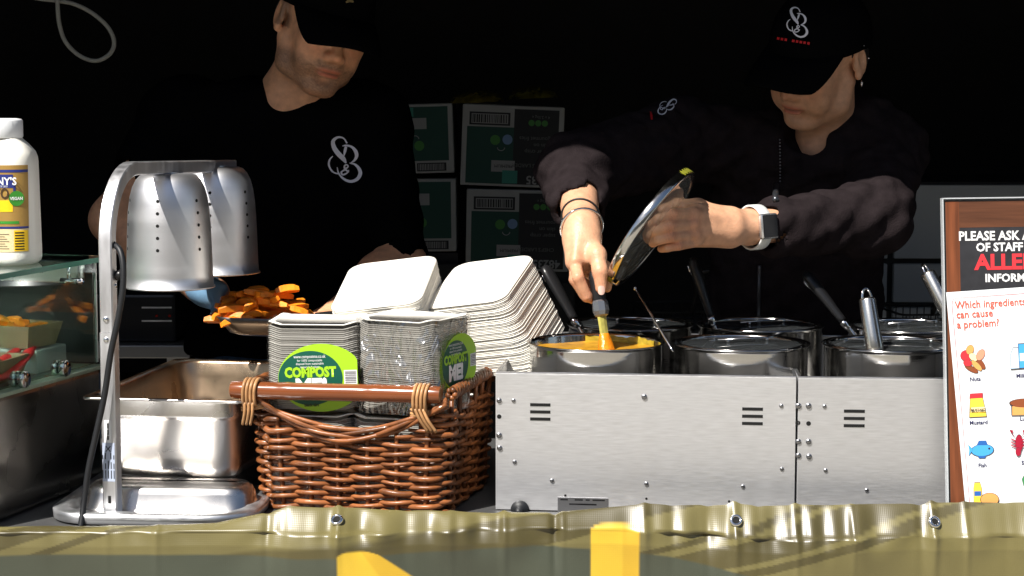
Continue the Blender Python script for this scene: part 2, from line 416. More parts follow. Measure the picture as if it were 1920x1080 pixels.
# banner over the table edge
def interp(t, xs, ys): return float(np.interp(t, xs, ys))
def build_banner():
    X = np.arange(-1.25, 1.2501, .0019)
    px = 960 + X * FPX / 2.66
    top_py = np.interp(px, [-600, 0, 290, 400, 470, 535, 640, 800, 930, 1050, 1200, 1330, 1500, 1700, 1920, 2500],
                       [988, 992, 990, 984, 969, 953, 956, 960, 966, 963, 949, 949, 951, 947, 944, 942])
    zt = 1.49 - (top_py - 180) / FPX * 2.66
    bend_py = np.interp(px, [0, 300, 480, 560, 700, 900, 1000, 1150, 1300, 1450, 1700, 1920], [1004, 1000, 1000, 1003, 1000, 996, 994, 996, 1004, 1014, 1006, 1008])
    zb = 1.49 - (bend_py - 180) / FPX * 2.64
    V = []; Ccol = []
    creases = [(200,.5,8,5),(292,1,7,4),(500,1.2,9,-6),(540,.6,10,6),(632,1.2,8,8),(760,.7,12,-5),(845,.9,8,4),(945,1.2,8,7),(1040,1.3,7,-7),(1055,.9,6,4),(1210,1.2,8,5),(1262,.7,9,-4),
               (1330,1,9,-5),(1380,1.4,9,9),(1425,.9,9,-4),(1495,1.3,7,6),(1600,.7,5,5),(1730,1.1,9,-5),(1752,1.4,8,8),(1815,.9,6,5),(1890,.6,10,-4),(80,.4,14,4)]
    hem = np.linspace(0, 1, 12); fall = np.concatenate([np.linspace(0, .09, 46)[1:], np.linspace(.09, .58, 30)[1:]])
    rows = []
    slow = .006*np.sin(px*.0061+.6) + .004*np.sin(px*.0137+2)
    hi_ = np.clip((px-380)/200, .25, 1)
    wv = 1.45*(.0026*np.sin(px*.068 + 2.2*np.sin(px*.011) + .5) + .0021*np.sin(px*.117 + 1.8*np.sin(px*.019+2)) + .0030*np.sin(px*.037 + 1.5*np.sin(px*.007+1)))*hi_*(.55+.45*np.sin(px*.009+1))
    cr_ = sum(a*.0036*s_/6*np.exp(-((px-c)/w_)**2) for c, a, w_, s_ in creases)
    soft = sum(a*.0016*np.sign(s_)*np.exp(-((px-c-12)/(w_*3.4))**2) for c, a, w_, s_ in creases)
    for h in hem:                                # from the back edge of the hem to the bend
        y = -.240 - .016*h - .008*h*h*h; 
        z = zt + (zb - zt) * (h**1.12) + .003*np.sin(pi*h)
        rows.append((np.full_like(X, y) + slow*.5*h - cr_*h*.9 - soft*.8*h - wv*(.25+.75*h), z + cr_*(1-.5*h)*.6 + soft*.6*(1-h*.4)))
    for f in fall:                               # hanging face
        fade = np.exp(-f/.045)
        wob = .006*np.sin(px*.0075 + 9*f) + .004*np.sin(px*.017 - 25*f + 1.5)
        diag = sum(a*.004*np.sign(s_)*np.exp(-((px - c - np.sign(s_)*f*900)/(12+w_*1.6+f*700))**2) for c, a, w_, s_ in creases)
        y = -.264 - .004*np.minimum(1, f/.02) + slow*(.5+.5*fade) - cr_*.9*fade - wv*np.exp(-f/.016) + wob*(1-fade) - diag*np.exp(-f/.10) - soft*.8*fade
        rows.append((y, zb - f + 0*X))
    nr, n = len(rows), len(X)
    P = np.zeros((nr, n, 3)); 
    for j, (y, z) in enumerate(rows): P[j, :, 0] = X; P[j, :, 1] = y; P[j, :, 2] = z
    # printed pattern in unrolled banner coordinates (u = px along, s = px below the bend)
    base = np.array(lin(150, 139, 84)[:3]); dark = np.array(lin(108, 98, 54)[:3]); band = np.array(lin(92, 98, 80)[:3]); yel = np.array(lin(255, 212, 62)[:3])*1.35
    C = np.ones((nr, n, 4), np.float32)
    for j in range(nr):
        s_ = (j - 11) / 11 * 46 if j < 11 else fall[j-11 if j-11 < len(fall) else -1]*FPX/2.62 if j > 11 else 0
        s_ = s_ if np.isscalar(s_) else s_
        q = (px*.0105 + s_*.021 + 1.6*np.sin(px*.0042 + s_*.006) + .8*np.sin(px*.0011))
        ss = lambda v, a, b: np.clip((v-a)/(b-a), 0, 1)
        q = px*.0085 + s_*.030 + 1.7*np.sin(px*.0046 + s_*.014) + .9*np.sin(px*.0013+1)
        st = np.maximum(ss(np.sin(q), .45, .52), ss(np.sin(q*1.7 + 1.0*np.sin(px*.0031)+.6), .86, .90))
        c = base[None]*(1-st[:, None]) + dark[None]*st[:, None]
        edge = np.interp(px, [-400, 0, 500, 1000, 1250, 1420, 1700, 1920, 2400], [52, 50, 46, 38, 52, 78, 112, 130, 140]) - 4*np.sin(px*.006+1)
        bl_ = np.clip((s_-edge)/4+.5, 0, 1)[:, None]; c = c*(1-bl_) + band[None]*bl_
        c = np.where((s_ > edge + 150)[:, None], base[None]*.8, c)
        # printed chips
        def chip(x0, x1, s0, s1, sl, rnd):
            xc = px if sl <= 0 else np.where(px < x0 + 20, px, x0 + 20 + (px-x0-20)*(x1-x0-20)/(x1-x0-20+max(0, sl*(s_-s0))))
            e_ = lambda v: np.clip(v/3.0 + .5, 0, 1)
            inside = e_(xc-x0)*e_(x1-xc)*e_(s_ - s0 - rnd*np.clip(((xc-(x0+x1)/2)/((x1-x0)/2)), -1, 1)**4)*e_(s1-s_)
            side = e_(xc - x0 - .66*(x1-x0))
            return inside, side
        for a in ((1108, 1199, -9, 260, 0, 9), (634, 700, 36, 300, 1.35, 8), (1420, 1500, 150, 380, -.3, 8), (300, 372, 160, 380, .2, 8)):
            ins, side = chip(*a)
            cc = yel[None]*(1-side[:, None]) + (yel*np.array([.90, .84, .76]))[None]*side[:, None]
            c = c*(1-ins[:, None]) + cc*ins[:, None]
        C[j, :, :3] = c*.46
    me = bpy.data.meshes.new('banner'); me.vertices.add(nr*n); me.vertices.foreach_set('co', P.reshape(-1, 3).ravel())
    i = np.arange(n-1)[None]; j = np.arange(nr-1)[:, None]; a = j*n + i
    Q = np.stack([a, a+n, a+n+1, a+1], -1).reshape(-1, 4)
    me.loops.add(Q.size); me.loops.foreach_set('vertex_index', Q.ravel().astype(np.int32))
    me.polygons.add(len(Q)); me.polygons.foreach_set('loop_start', np.arange(0, Q.size, 4, dtype=np.int32))
    me.update(calc_edges=True); me.polygons.foreach_set('use_smooth', np.ones(len(Q), bool))
    ca = me.color_attributes.new('col', 'FLOAT_COLOR', 'POINT'); ca.data.foreach_set('color', C.reshape(-1, 4).ravel())
    m = mat('printed_vinyl', (.2,.18,.08), .40, attr='col', spec=1., var=.10, vscale=9)
    nt = m.node_tree; b = nt.nodes['Principled BSDF']
    tc = nt.nodes.new('ShaderNodeTexCoord'); sp = nt.nodes.new('ShaderNodeSeparateXYZ'); nt.links.new(tc.outputs['Object'], sp.inputs[0])
    hs = []
    for ax, k in (('X', 2400), ('Z', 2400)):
        mu = nt.nodes.new('ShaderNodeMath'); mu.operation = 'MULTIPLY'; mu.inputs[1].default_value = k; nt.links.new(sp.outputs[ax], mu.inputs[0])
        sn = nt.nodes.new('ShaderNodeMath'); sn.operation = 'SINE'; nt.links.new(mu.outputs[0], sn.inputs[0]); hs.append(sn)
    ad = nt.nodes.new('ShaderNodeMath'); nt.links.new(hs[0].outputs[0], ad.inputs[0]); nt.links.new(hs[1].outputs[0], ad.inputs[1])
    bp = nt.nodes.new('ShaderNodeBump'); bp.inputs['Strength'].default_value = .045; bp.inputs['Distance'].default_value = .0006
    nt.links.new(ad.outputs[0], bp.inputs['Height']); nt.links.new(bp.outputs[0], b.inputs['Normal'])
    root = empty('banner', (0, -.25, 0), 0, 'olive green vinyl banner with printed yellow chips hung along the table front', 'banner')
    o = wchild(link('vinyl_sheet', me, None, m), root)
    bv = bvh_of(o)
    for ex, ey in ((632, 975), (1380, 976), (1752, 979), (-90, 1000)):
        d = (at(ex, ey, 0) - CAM).normalized(); h, nrm, _, _ = bv.ray_cast(CAM, d)
        if h is None: continue
        if nrm.dot(d) > 0: nrm = -nrm
        M = Matrix.Translation(h + nrm*.0012) @ nrm.to_track_quat('Z', 'Y').to_matrix().to_4x4()
        e_ = MB(); e_.lathe([(.0048,-.0015),(.0046,.0010),(.0058,.0022),(.0078,.0020),(.0090,.0004),(.0091,-.001)], 24, M)
        eo = wchild(e_.obj('eyelet', CHROME), root)
        e2 = MB(); e2.lathe([(0,.0003),(.0047,.0003)], 20, M); wchild(e2.obj('eyelet_hole', HOLE), eo)
build_banner()
# ================================================================== glass cabinet on the left
def cabinet():
    # local frame: origin at the front right bottom corner on the table; +x right, +y back
    rz = -R(15.5); cx, cy = -.745, -.26
    root = empty('display_cabinet', (cx, cy, TZ), rz, 'glass food display cabinet with steel base at the left end of the table', 'cabinet')
    W, D_, zb, zt = .62, .375, .180, .357
    b = MB(); b.box((-W, 0, .004), (0, D_, zb), bev=.006); b.obj('base', mat('dark_steel', (.42,.40,.37), .24, 1, var=.25, vscale=6, rvar=.1), root)
    b = MB(); b.box((-W-.01, -.012, zb), (.006, D_+.01, zb+.006), bev=.002); b.obj('base_rim', mat('green_edge', (.32,.40,.30), .35, .3), root)
    p = MB(); p.box((-.008, .012, zb+.010), (-.002, D_-.006, zt-.010)); p.obj('side_pane', GLASS, root)
    p = MB(); p.box((-W+.01, .002, zb+.010), (-.012, .008, zt-.010)); p.obj('front_pane', GLASS, root)
    p = MB(); p.box((-W+.01, D_-.004, zb+.01), (-.012, D_, zt-.02)); p.obj('back_panel', mat('dark_back', (.05,.05,.05), .3), root)
    p = MB(); p.box((-W-.008, -.014, zt-.008), (.010, D_+.010, zt)); p.obj('top_pane', GLASS, root)
    for y0, y1, x0, x1 in ((-.0145, -.0125, -W-.008, .010), (D_+.0105, D_+.0125, -W-.008, .010)):
        e = MB(); e.box((x0, y0, zt-.0078), (x1, y1, zt-.0002)); e.obj('pane_edge', EDGEG, root)
    e = MB(); e.box((.0104, -.014, zt-.0078), (.0124, D_+.010, zt-.0002)); e.obj('pane_edge', EDGEG, root)
    e = MB(); e.box((-.0085, D_-.0055, zb+.011), (-.0015, D_-.0035, zt-.011)); e.obj('pane_edge', mat('pale_edge', (.75,.8,.78), .3), root)
    r = MB(); r.box((-W+.02, D_-.035, zt-.040), (-.02, D_-.012, zt-.012), bev=.002); r.obj('top_rail', SATIN, root)
    for y in (.315,):
        t = MB(); t.tube([(-.035, y, zt-.034), (.004, y, zt-.034)], .005, 12); t.tube([(-.022, y, zt-.034), (-.022, y, zt-.009)], .003, 8); t.obj('pane_bracket', CHROME, root)
    for y in (.135, .255):                          # round clamps along the side pane
        for x0, x1 in ((-.0175, -.0085), (-.0015, .008)):
            d = MB(); M = Matrix.Translation((x0, y, zb+.017)) @ Matrix.Rotation(pi/2, 4, 'Y')
            d.lathe([(0,0),(.0118,0),(.0125,.001),(.0125,x1-x0-.001),(.0118,x1-x0),(0,x1-x0)], 24, M); d.obj('pane_clamp', STEEL, root)
    s = MB(); s.box((-W+.03, .03, zb+.0065), (-.03, D_-.04, zb+.0105)); s.obj('shelf_sheet', mat('display_paper', (.26,.27,.26), .6), root)
    return root, zb
CAB, CZB = cabinet()
CM = Matrix.Translation(CAB.location) @ CAB.rotation_euler.to_matrix().to_4x4()

FRYM = mat('fried_chip', (.82,.245,.013), .42, var=.3, vscale=70, objvar=.30, bump=.35, bscale=160)
def fry_mesh(L, w, bend):
    mb = MB(); rings = []
    for i in range(6):
        t = i/5 - .5; k = 1 - .35*(abs(t)*2)**6
        c = Vector((t*L, 0, bend*(1-4*t*t)))
        rings.append([c + Vector((0, y*k, z*k)) for y, z in ((-w*.42,-w*.5),(w*.42,-w*.5),(w*.5,-w*.42),(w*.5,w*.42),(w*.42,w*.5),(-w*.42,w*.5),(-w*.5,w*.42),(-w*.5,-w*.42))])
    loft(mb, rings, cap0=True, cap1=True, smooth=False); return mb.mesh('chip', FRYM)
FRIES = [fry_mesh(.030+.005*i, .0100+.0010*(i % 3), .0015*((i*7) % 4)) for i in range(6)]
def place_fry(i, M, label, group):
    o = link('chip', FRIES[i % 6]); 
    o.location = M.to_translation(); o.rotation_euler = M.to_euler(); return tag(o, label, 'chip', group)

def card_tray(loc, rz, w, d, h, label):
    root = empty('card_tray', loc, rz, label, 'food tray')
    KR = mat('brown_card', (.34,.25,.15), .8, var=.15, vscale=40)
    b = MB(); b.box((-w/2, -d/2, 0), (w/2, d/2, .0015)); b.obj('tray_base', KR, root)
    f = .25*h
    for a, c in (((-1,-1),(1,-1)), ((1,-1),(1,1)), ((1,1),(-1,1)), ((-1,1),(-1,-1))):
        p = [(a[0]*w/2, a[1]*d/2, .0016), (c[0]*w/2, c[1]*d/2, .0016), (c[0]*(w/2+f), c[1]*(d/2+f), h), (a[0]*(w/2+f), a[1]*(d/2+f), h)]
        q = [(x*.985, y*.985, z+.0004) for x, y, z in p]
        m_ = MB(); m_.add(p + q, [(0,1,2,3),(7,6,5,4),(3,2,6,7),(0,4,5,1),(1,5,6,2),(0,3,7,4)], False); m_.obj('tray_wall', KR, root)
    return root
t1 = card_tray(CM @ Vector((-.115, .270, CZB+.048)), -R(22), .15, .07, .034, 'brown card tray of orange chips on the raised stand in the cabinet')
t2 = card_tray(CM @ Vector((-.135, .15, CZB+.011)), -R(12), .20, .08, .034, 'brown card tray of dark fried food on the cabinet floor')
st = MB(); st.box((-.21, .228, CZB+.0107), (-.03, .318, CZB+.046), bev=.003)
so_ = st.obj('display_riser', mat('riser_white', (.36,.36,.35), .5)); so_.location = CAB.location; so_.rotation_euler = CAB.rotation_euler
tag(so_, 'pale raised stand under the card tray of orange chips in the cabinet', 'stand')
for k in range(26):
    a = random.uniform(-.06, .06); b_ = random.uniform(-.024, .024); h_ = .014 + .026*random.random()*(1-abs(a)/.08)
    M = Matrix.Translation(t1.location) @ t1.rotation_euler.to_matrix().to_4x4() @ Matrix.Translation((a, b_, h_)) @ Euler((random.uniform(-.4,.4), random.uniform(-.35,.35), random.uniform(-1.2,1.2))).to_matrix().to_4x4()
    place_fry(k, M, 'orange chip heaped in the card tray inside the glass cabinet', 'chips in the cabinet tray')
NUG = mat('fried_batter', (.20,.085,.018), .6, var=.5, vscale=60, bump=.9, bscale=90, objvar=.4)
def nugget(i):
    bm = bmesh.new(); bmesh.ops.create_icosphere(bm, subdivisions=2, radius=.017)
    r_ = random.Random(i)
    for v in bm.verts: v.co *= 1 + r_.uniform(-.16, .16); v.co.x *= 1.35; v.co.z *= .75
    me = bpy.data.meshes.new('fried_piece'); bm.to_mesh(me); bm.free(); me.materials.append(NUG)
    me.polygons.foreach_set('use_smooth', np.ones(len(me.polygons), bool)); return me
NG = [nugget(i) for i in range(4)]
for k in range(13):
    p = Matrix.Translation(t2.location) @ t2.rotation_euler.to_matrix().to_4x4() @ Vector((-.085 + .027*(k % 7), -.02 + .036*(k // 7) + random.uniform(-.006, .006), .018 + .008*random.random()))
    o = link('fried_piece', NG[k % 4]); o.location = p; o.rotation_euler = (random.uniform(-.4,.4), random.uniform(-.4,.4), random.uniform(0, 6))
    tag(o, 'dark brown battered piece in the low card tray of the cabinet', 'fried food', 'fried pieces in the low tray')
# red tongs
tg = empty('red_tongs', CM @ Vector((-.055, .10, CZB+.0115)), -R(15), 'red plastic tongs lying open behind the glass side pane', 'tongs')
RED = mat('red_plastic', (.55,.015,.02), .35)
for s_ in (-1, 1):
    a = MB(); a.tube(spline([(-.01+s_*.001, .19, .045), (.004+s_*.012, .12, .032), (.008+s_*.021, .04, .012), (.010+s_*.018, -.03, .010)], 6), [.007]*6+[.0085]*6+[.008]*6+[.006], 10, flat=.55); a.obj('arm', RED, tg)
a = MB(); a.tube([(-.018, .19, .046), (-.002, .195, .046)], .010, 12); a.obj('hinge', RED, tg)
# small steel pot in the cabinet
sp = MB(); sp.lathe([(0,0),(.022,0),(.024,.002),(.024,.055),(.026,.058),(.026,.066),(.023,.069),(.010,.071),(0,.071)], 28)
o = sp.obj('steel_shaker', STEEL); o.location = CM @ Vector((-.045, .060, CZB+.0112)); tag(o, 'small steel shaker behind the glass beside the red tongs', 'shaker')

# ================================================================== mayonnaise bottle
def bottle():
    c = at(4, 492, -.035); root = empty('sauce_bottle', (c.x, c.y, TZ+.3577), 0, 'large white plastic mayonnaise bottle with gold label standing on the glass cabinet', 'bottle')
    s_ = .0555; b = MB(); rings = []
    for r_, z in ((.90,0),(.975,.004),(1,.010),(1.0,.02),(.965,.150),(.95,.158),(.90,.166),(.74,.177),(.60,.184),(.57,.187),(.57,.192)):
        w_ = s_*2*r_; rings.append([Vector((x, y, z)) for x, y in rrect(w_, w_*.86, w_*.30, 8)])
    loft(b, rings, cap0=True, cap1=True); b.obj('bottle_body', WHITEP, root)
    c_ = MB(); prof = []
    n = 72; rings = []
    for r_, z in ((.0335,.186),(.0345,.188),(.0345,.211),(.0330,.2135),(.027,.2145),(.0,.2145)):
        rings.append([Vector(((r_ + (.0006 if (k % 2 and .187 < z < .212) else 0))*cos(2*pi*k/n), (r_ + (.0006 if (k % 2 and .187 < z < .212) else 0))*sin(2*pi*k/n), z)) for k in range(n)])
    loft(c_, rings); c_.obj('screw_cap', CAPW, root)
    # label wrapped on the front: follows the rounded body
    def surf(u, z, off=.0007):
        w_ = s_*2*(1.0 - .035*(z-.02)/.13); x = u
        hw, hd, rr = w_/2, w_*.43, w_*.30
        ax = abs(x)
        y = -hd if ax <= hw-rr else -(hd-rr) - math.sqrt(max(0, rr*rr - (ax-(hw-rr))**2))
        return Vector((x, y - off, z))
    def patch(u0, u1, z0, z1, m, off, name='label_panel', nu=24, nz=2):
        p = MB(); vs = [surf(u0+(u1-u0)*i/nu, z0+(z1-z0)*j/nz, off) for j in range(nz+1) for i in range(nu+1)]
        fs = [(j*(nu+1)+i, j*(nu+1)+i+1, (j+1)*(nu+1)+i+1, (j+1)*(nu+1)+i) for j in range(nz) for i in range(nu)]
        p.add(vs, fs); return p.obj(name, m, root)
    GOLD = mat('label_gold', lin(176,140,76)[:3], .35, .25); BLUE = mat('label_blue', lin(42,52,120)[:3], .4); YEL = mat('label_yellow', lin(245,200,30)[:3], .4)
    GRN = mat('label_green', lin(60,140,50)[:3], .4); CRM = mat('label_cream', lin(225,205,160)[:3], .5)
    u1 = .0495
    patch(-.045, u1, .054, .147, GOLD, .0005); patch(-.045, u1, .0200, .0538, CRM, .0005)
    patch(-.045, u1, .1365, .1405, BLUE, .0009); patch(-.045, u1, .0545, .0575, BLUE, .0009)
    patch(-.045, .030, .0790, .0960, YEL, .0009); patch(-.045, .038, .0615, .0655, GRN, .0009)
    patch(-.030, .0312, .1140, .1335, BLUE, .0009); patch(.0312, .0345, .1080, .1210, BLUE, .0011)
    patch(.031, u1-.001, .0215, .052, YEL, .0009)
    for i in range(7): patch(.0322, .0442, .0235+.004*i, .0235+.004*i+.0018, INK, .0012, 'barcode_bar', 6, 1)
    for i in range(7): patch(.002, .024-.003*(i % 3), .0250+.0035*i, .0258+.0035*i, mat('small_print', lin(120,105,80)[:3], .6), .0010, 'small_print', 6, 1)
    d = MB(); d.lathe([(0,0),(.0112,0)], 28); o = d.obj('green_roundel', GRN, root); 
    def face(x, z, off): 
        p = surf(x, z, off); e = .002; nx = (surf(x+e, z, off)-surf(x-e, z, off)).normalized(); up = Vector((0,0,1)); nn = nx.cross(up).normalized()
        return Matrix((( nx.x, up.x, nn.x, p.x),(nx.y, up.y, nn.y, p.y),(nx.z, up.z, nn.z, p.z),(0,0,0,1)))
    o.data.transform(face(.0355, .0985, .0012))
    text('NY\'S', .0155, WHITE, root, face(.0125, .1185, .0014) @ Matrix.Translation((-.0055,0,0)), bold=.0003, sx=.95)
    text('SINCE 2021', .0036, WHITE, root, face(.0125, .1150, .0014) @ Matrix.Translation((-.0055,0,0)), sx=.95)
    text('MAYO', .022, mat('brown_print', lin(70,50,30)[:3], .5), root, face(.0, .0985, .0014) @ Matrix.Translation((.0255,0,0)), bold=.0004, align='RIGHT', sx=.72)
    text('VEGAN', .0062, WHITE, root, face(.0355, .0965, .0019), bold=.0002, align='CENTER', sx=.9)
    return root
bottle()

# ================================================================== heat lamp gantry
def lamp():
    base = Vector((-.572, -.174, TZ+.0065)); dirn = Vector((.180, .9837, 0)).normalized()
    rz = math.atan2(dirn.y, dirn.x)             # local +x runs along the bar
    root = empty('heat_lamp', base, rz, 'aluminium heat lamp stand with two spun hoods arching over the steel pans', 'heat lamp')
    h = .0098; zt = 1.385 - TZ - .0065
    # lower and upper upright, arch, bar
    def sect(path, tang, w=h):
        rings = []
        for p, t in zip(path, tang):
            t = Vector(t).normalized(); sd = Vector((0, 1, 0)); up = t.cross(sd)
            k = w*.82
            rings.append([Vector(p) + sd*a + up*b for a, b in ((-w,-k),(-k,-w),(k,-w),(w,-k),(w,k),(k,w),(-k,w),(-w,k))])
        return rings
    lo = MB(); loft(lo, sect([(0,0,.002),(0,0,.265)], [(0,0,1)]*2, .0108), cap0=True, cap1=True, smooth=False); lo.obj('upright', ALU, root)
    pth = [(0,0,.2655), (0,0,zt-.10)]; tg_ = [(0,0,1)]*2
    for k in range(1, 13):
        a = k/12*pi/2; pth.append((.10*(1-cos(a)), 0, zt-.10+.10*sin(a))); tg_.append((sin(a), 0, cos(a)))
    pth += [(.545, 0, zt-.012)]; tg_ += [(1,0,0)]
    ar = MB(); loft(ar, sect(pth, tg_), cap0=True, cap1=True, smooth=False); a_ = smooth_angle(ar.obj('arch', ALU, root), 40)
    for z in (.272+.012, .255): 
        s_ = MB(); M = Matrix.Translation((-.0100, 0, z)) @ Matrix.Rotation(-pi/2, 4, 'Y'); s_.lathe([(.0042,0),(.0042,.0015),(.0022,.003),(0,.003)], 14, M); s_.obj('screw', CHROME, root)
    sl_ = MB(); sl_.box((-.0113, -.0022, .020), (-.0107, .0022, .031)); sl_.obj('slot', HOLE, root)
    # hoods
    for q, L in enumerate((.247, .472)):
        zb = zt - (.189 if q == 0 else .187)
        n = 72
        prof = [(.0675,.0),(.0690,.0008),(.0690,.0028),(.0668,.0040),(.0660,.020),(.0648,.060),(.0635,.095),(.0618,.120),(.0590,.140),(.0550,.155),(.0495,.166),(.043,.173),(.036,.1758),(.0,.1765)]
        hd = MB(); hd.lathe(prof, n, Matrix.Translation((L, 0, zb)))
        inner = [(r_-.0012, z) for r_, z in prof[::-1] if r_ > .002] 
        hd.lathe([(max(.001, r_), z-.0012) for r_, z in inner[:-2]] + [(.0675, 0)], n, Matrix.Translation((L, 0, zb)))
        ho = hd.obj('lamp_hood', SPUN, root)
        nk = MB(); nk.lathe([(.016,.1755),(.016,.178)], 16, Matrix.Translation((L, 0, zb))); nk.obj('hood_neck', ALU, root)
        bl = MB(); bl.lathe([(0,.02),(.02,.024),(.032,.045),(.03,.07),(.016,.10),(.014,.13)], 24, Matrix.Translation((L, 0, zb))); bl.obj('bulb', mat('lamp_bulb', (.5,.4,.38), .2), root)
        for k in range(6):
            # hole columns round the hood
            a = k*pi/3 - rz - pi/2 - .10 + (.06 if q else 0)
            for j in range(5):
                z = .062 + j*.0185; r_ = np.interp(z, [p[1] for p in prof[3:]], [p[0] for p in prof[3:]])
                M = Matrix.Translation((L, 0, zb)) @ Matrix.Rotation(a, 4, 'Z') @ Matrix.Translation((r_+.0004, 0, z)) @ Matrix.Rotation(pi/2, 4, 'Y')
                e = MB(); e.lathe([(0,0),(.0026,0)], 12, M); e.obj('vent_hole', HOLE, root)
    # cable
    cpx = [(212,457,-.172),(225,470,-.184),(231,500,-.192),(230,545,-.196),(221,600,-.198),(208,660,-.199),(196,740,-.200),(180,815,-.202),(166,880,-.204),(158,940,-.207),(151,992,-.218)]
    MI = (Matrix.Translation(base) @ Matrix.Rotation(rz, 4, 'Z')).inverted()
    cb = MB(); cb.tube(spline([MI @ at(*p) for p in cpx], 8), .0044, 10); cb.obj('power_cable', RUBBER, root)
    gl = MB(); gl.tube([(.004,-.0098,.344),(.004,-.022,.349)], .0068, 12); gl.obj('cable_gland', BLACKP, root)
    s_ = MB(); M = Matrix.Translation((.003, -.0099, .331)) @ Matrix.Rotation(pi/2, 4, 'X'); s_.lathe([(.003,0),(.003,.001),(0,.002)], 12, M); s_.obj('screw', CHROME, root)
    # stickers on the front face of the lower upright
    FX = -.01105
    def face(y, z): return Matrix(((0,0,-1,FX),(-1,0,0,y),(0,1,0,z),(0,0,0,1)))
    s_ = MB(); s_.box((FX-.0003, -.0045, .108), (FX+.0001, .0060, .140)); s_.obj('white_sticker', WHITE, root)
    s_ = MB(); s_.box((FX-.0003, -.0092, .052), (FX+.0001, .0092, .1075)); s_.obj('rating_sticker', mat('sticker_grey', lin(170,180,200)[:3], .4), root)
    for i in range(5):
        y = -.0078 + .0042*i
        for z0, z1 in ((.056, .068), (.070, .078+.002*(i % 3)), (.084, .090 + .003*(i % 2))):
            if (i, z0) in ((2, .084), (4, .070)): continue
            p_ = MB(); p_.box((-.0115, y-.0007, z0), (-.01136, y+.0007, z1)); p_.obj('small_print', INK, root)
    for z0, z1 in ((.112, .118), (.119, .127), (.128, .136)):
        p_ = MB(); p_.box((-.0115, -.001, z0), (-.01136, .0015, z1)); p_.obj('small_print', INK, root)
    for a_, b_ in ((( -.003, .095), (.004, .103)), ((.004, .095), (-.003, .103))):
        p_ = MB(); p_.tube([(-.0115, a_[0], a_[1]), (-.0115, b_[0], b_[1])], .0006, 4); p_.obj('bin_symbol', INK, root)
lamp()

# ================================================================== steel pans
def rpan(mb, w, d, h, r, rim, M, root):
    o = []; t = 8
    def ring(dw, z, rr): return [M @ Vector((x, y, z)) for x, y in rrect(w+2*dw, d+2*dw, max(.004, rr if dw < .005 else .012), t)]
    R_ = [ring(-.030, 0, r-.02), ring(-.018, .001, r-.012), ring(-.011, .007, r-.006), ring(-.008, .02, r-.004), ring(-.003, h-.034, r), ring(0, h-.030, r), ring(.0015, h-.026, r), ring(.0015, h-.004, r), ring(.004, h-.0008, r+.003), ring(rim, h, r+rim), ring(rim+.001, h-.002, r+rim), ring(rim, h-.004, r+rim)]
    loft(mb, R_, cap0=True)
    I = [ring(rim-.0002, h+.0002, r+rim), ring(.003, h-.0002, r+.002), ring(0, h-.005, r), ring(-.0012, h-.027, r), ring(-.004, h-.036, r), ring(-.010, .02, r-.004), ring(-.014, .008, r-.008), ring(-.034, .0025, r-.02)]
    mb.obj('pan_body', SATIN, root)
    mi = MB(); loft(mi, I, cap1=True); mi.obj('pan_interior', mat('warm_reflection_steel', (.50,.36,.24), .30, 1, var=.25, vscale=12, rvar=.1), root)  # warm reflection of basket and card put into the steel's colour as brown
def pans():
    prz = -R(9)
    c = at(165, 744, -.075); M = Matrix()
    root = empty('gastronorm_pan', (c.x + .012, -.075, TZ+.040), prz, 'deep rectangular stainless steel pan standing behind the lamp post', 'pan')
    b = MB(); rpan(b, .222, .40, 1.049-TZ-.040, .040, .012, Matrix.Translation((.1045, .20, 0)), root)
    # base tray under everything
    bt = empty('base_tray', (-.672, -.215, TZ), -R(4), 'low bright metal tray with rounded corners holding the upturned pan and deep pan', 'tray')
    t = MB()
    def ring(dw, z, r): return [Vector((x+.155, y+.235, z)) for x, y in rrect(.300+2*dw, .46+2*dw, r, 10)]
    loft(t, [ring(-.01, .0005, .06), ring(0, .003, .07), ring(.001, .016, .07), ring(-.002, .0182, .068), ring(-.020, .0182, .052), ring(-.022, .016, .05), ring(-.023, .006, .05)], cap0=True, cap1=True)
    t.obj('tray_body', mat('scuffed_alu', (.72,.73,.75), .42, 1, var=.1, vscale=30, rvar=.1), bt)
    up = empty('upturned_pan', (-.640, -.154, TZ+.0065), -R(4), 'small shallow steel pan turned upside down in front of the deep pan', 'pan')
    p = MB()
    def rg(dw, z, r): return [Vector((x+.140, y+.046, z)) for x, y in rrect(.250+2*dw, .084+2*dw, min(r, .036), 8)]
    loft(p, [rg(.006, 0, .04), rg(.004, .002, .04), rg(.001, .006, .04), rg(-.003, .026, .036), rg(-.006, .033, .034), rg(-.012, .0380, .03), rg(-.020, .0395, .024), rg(-.035, .040, .012)], cap1=True)
    p.obj('pan_shell', SATIN, up)
    sb = MB(); sb.box((-.12, .0, 0), (.02, .30, .0305)); o = sb.obj('pan_support', mat('support_block', (.04,.04,.04), .6))
    o.location = (c.x+.19, -.01, TZ+.0075); o.rotation_euler = (0, 0, prz); tag(o, 'black support block under the deep steel pan', 'support')
pans()
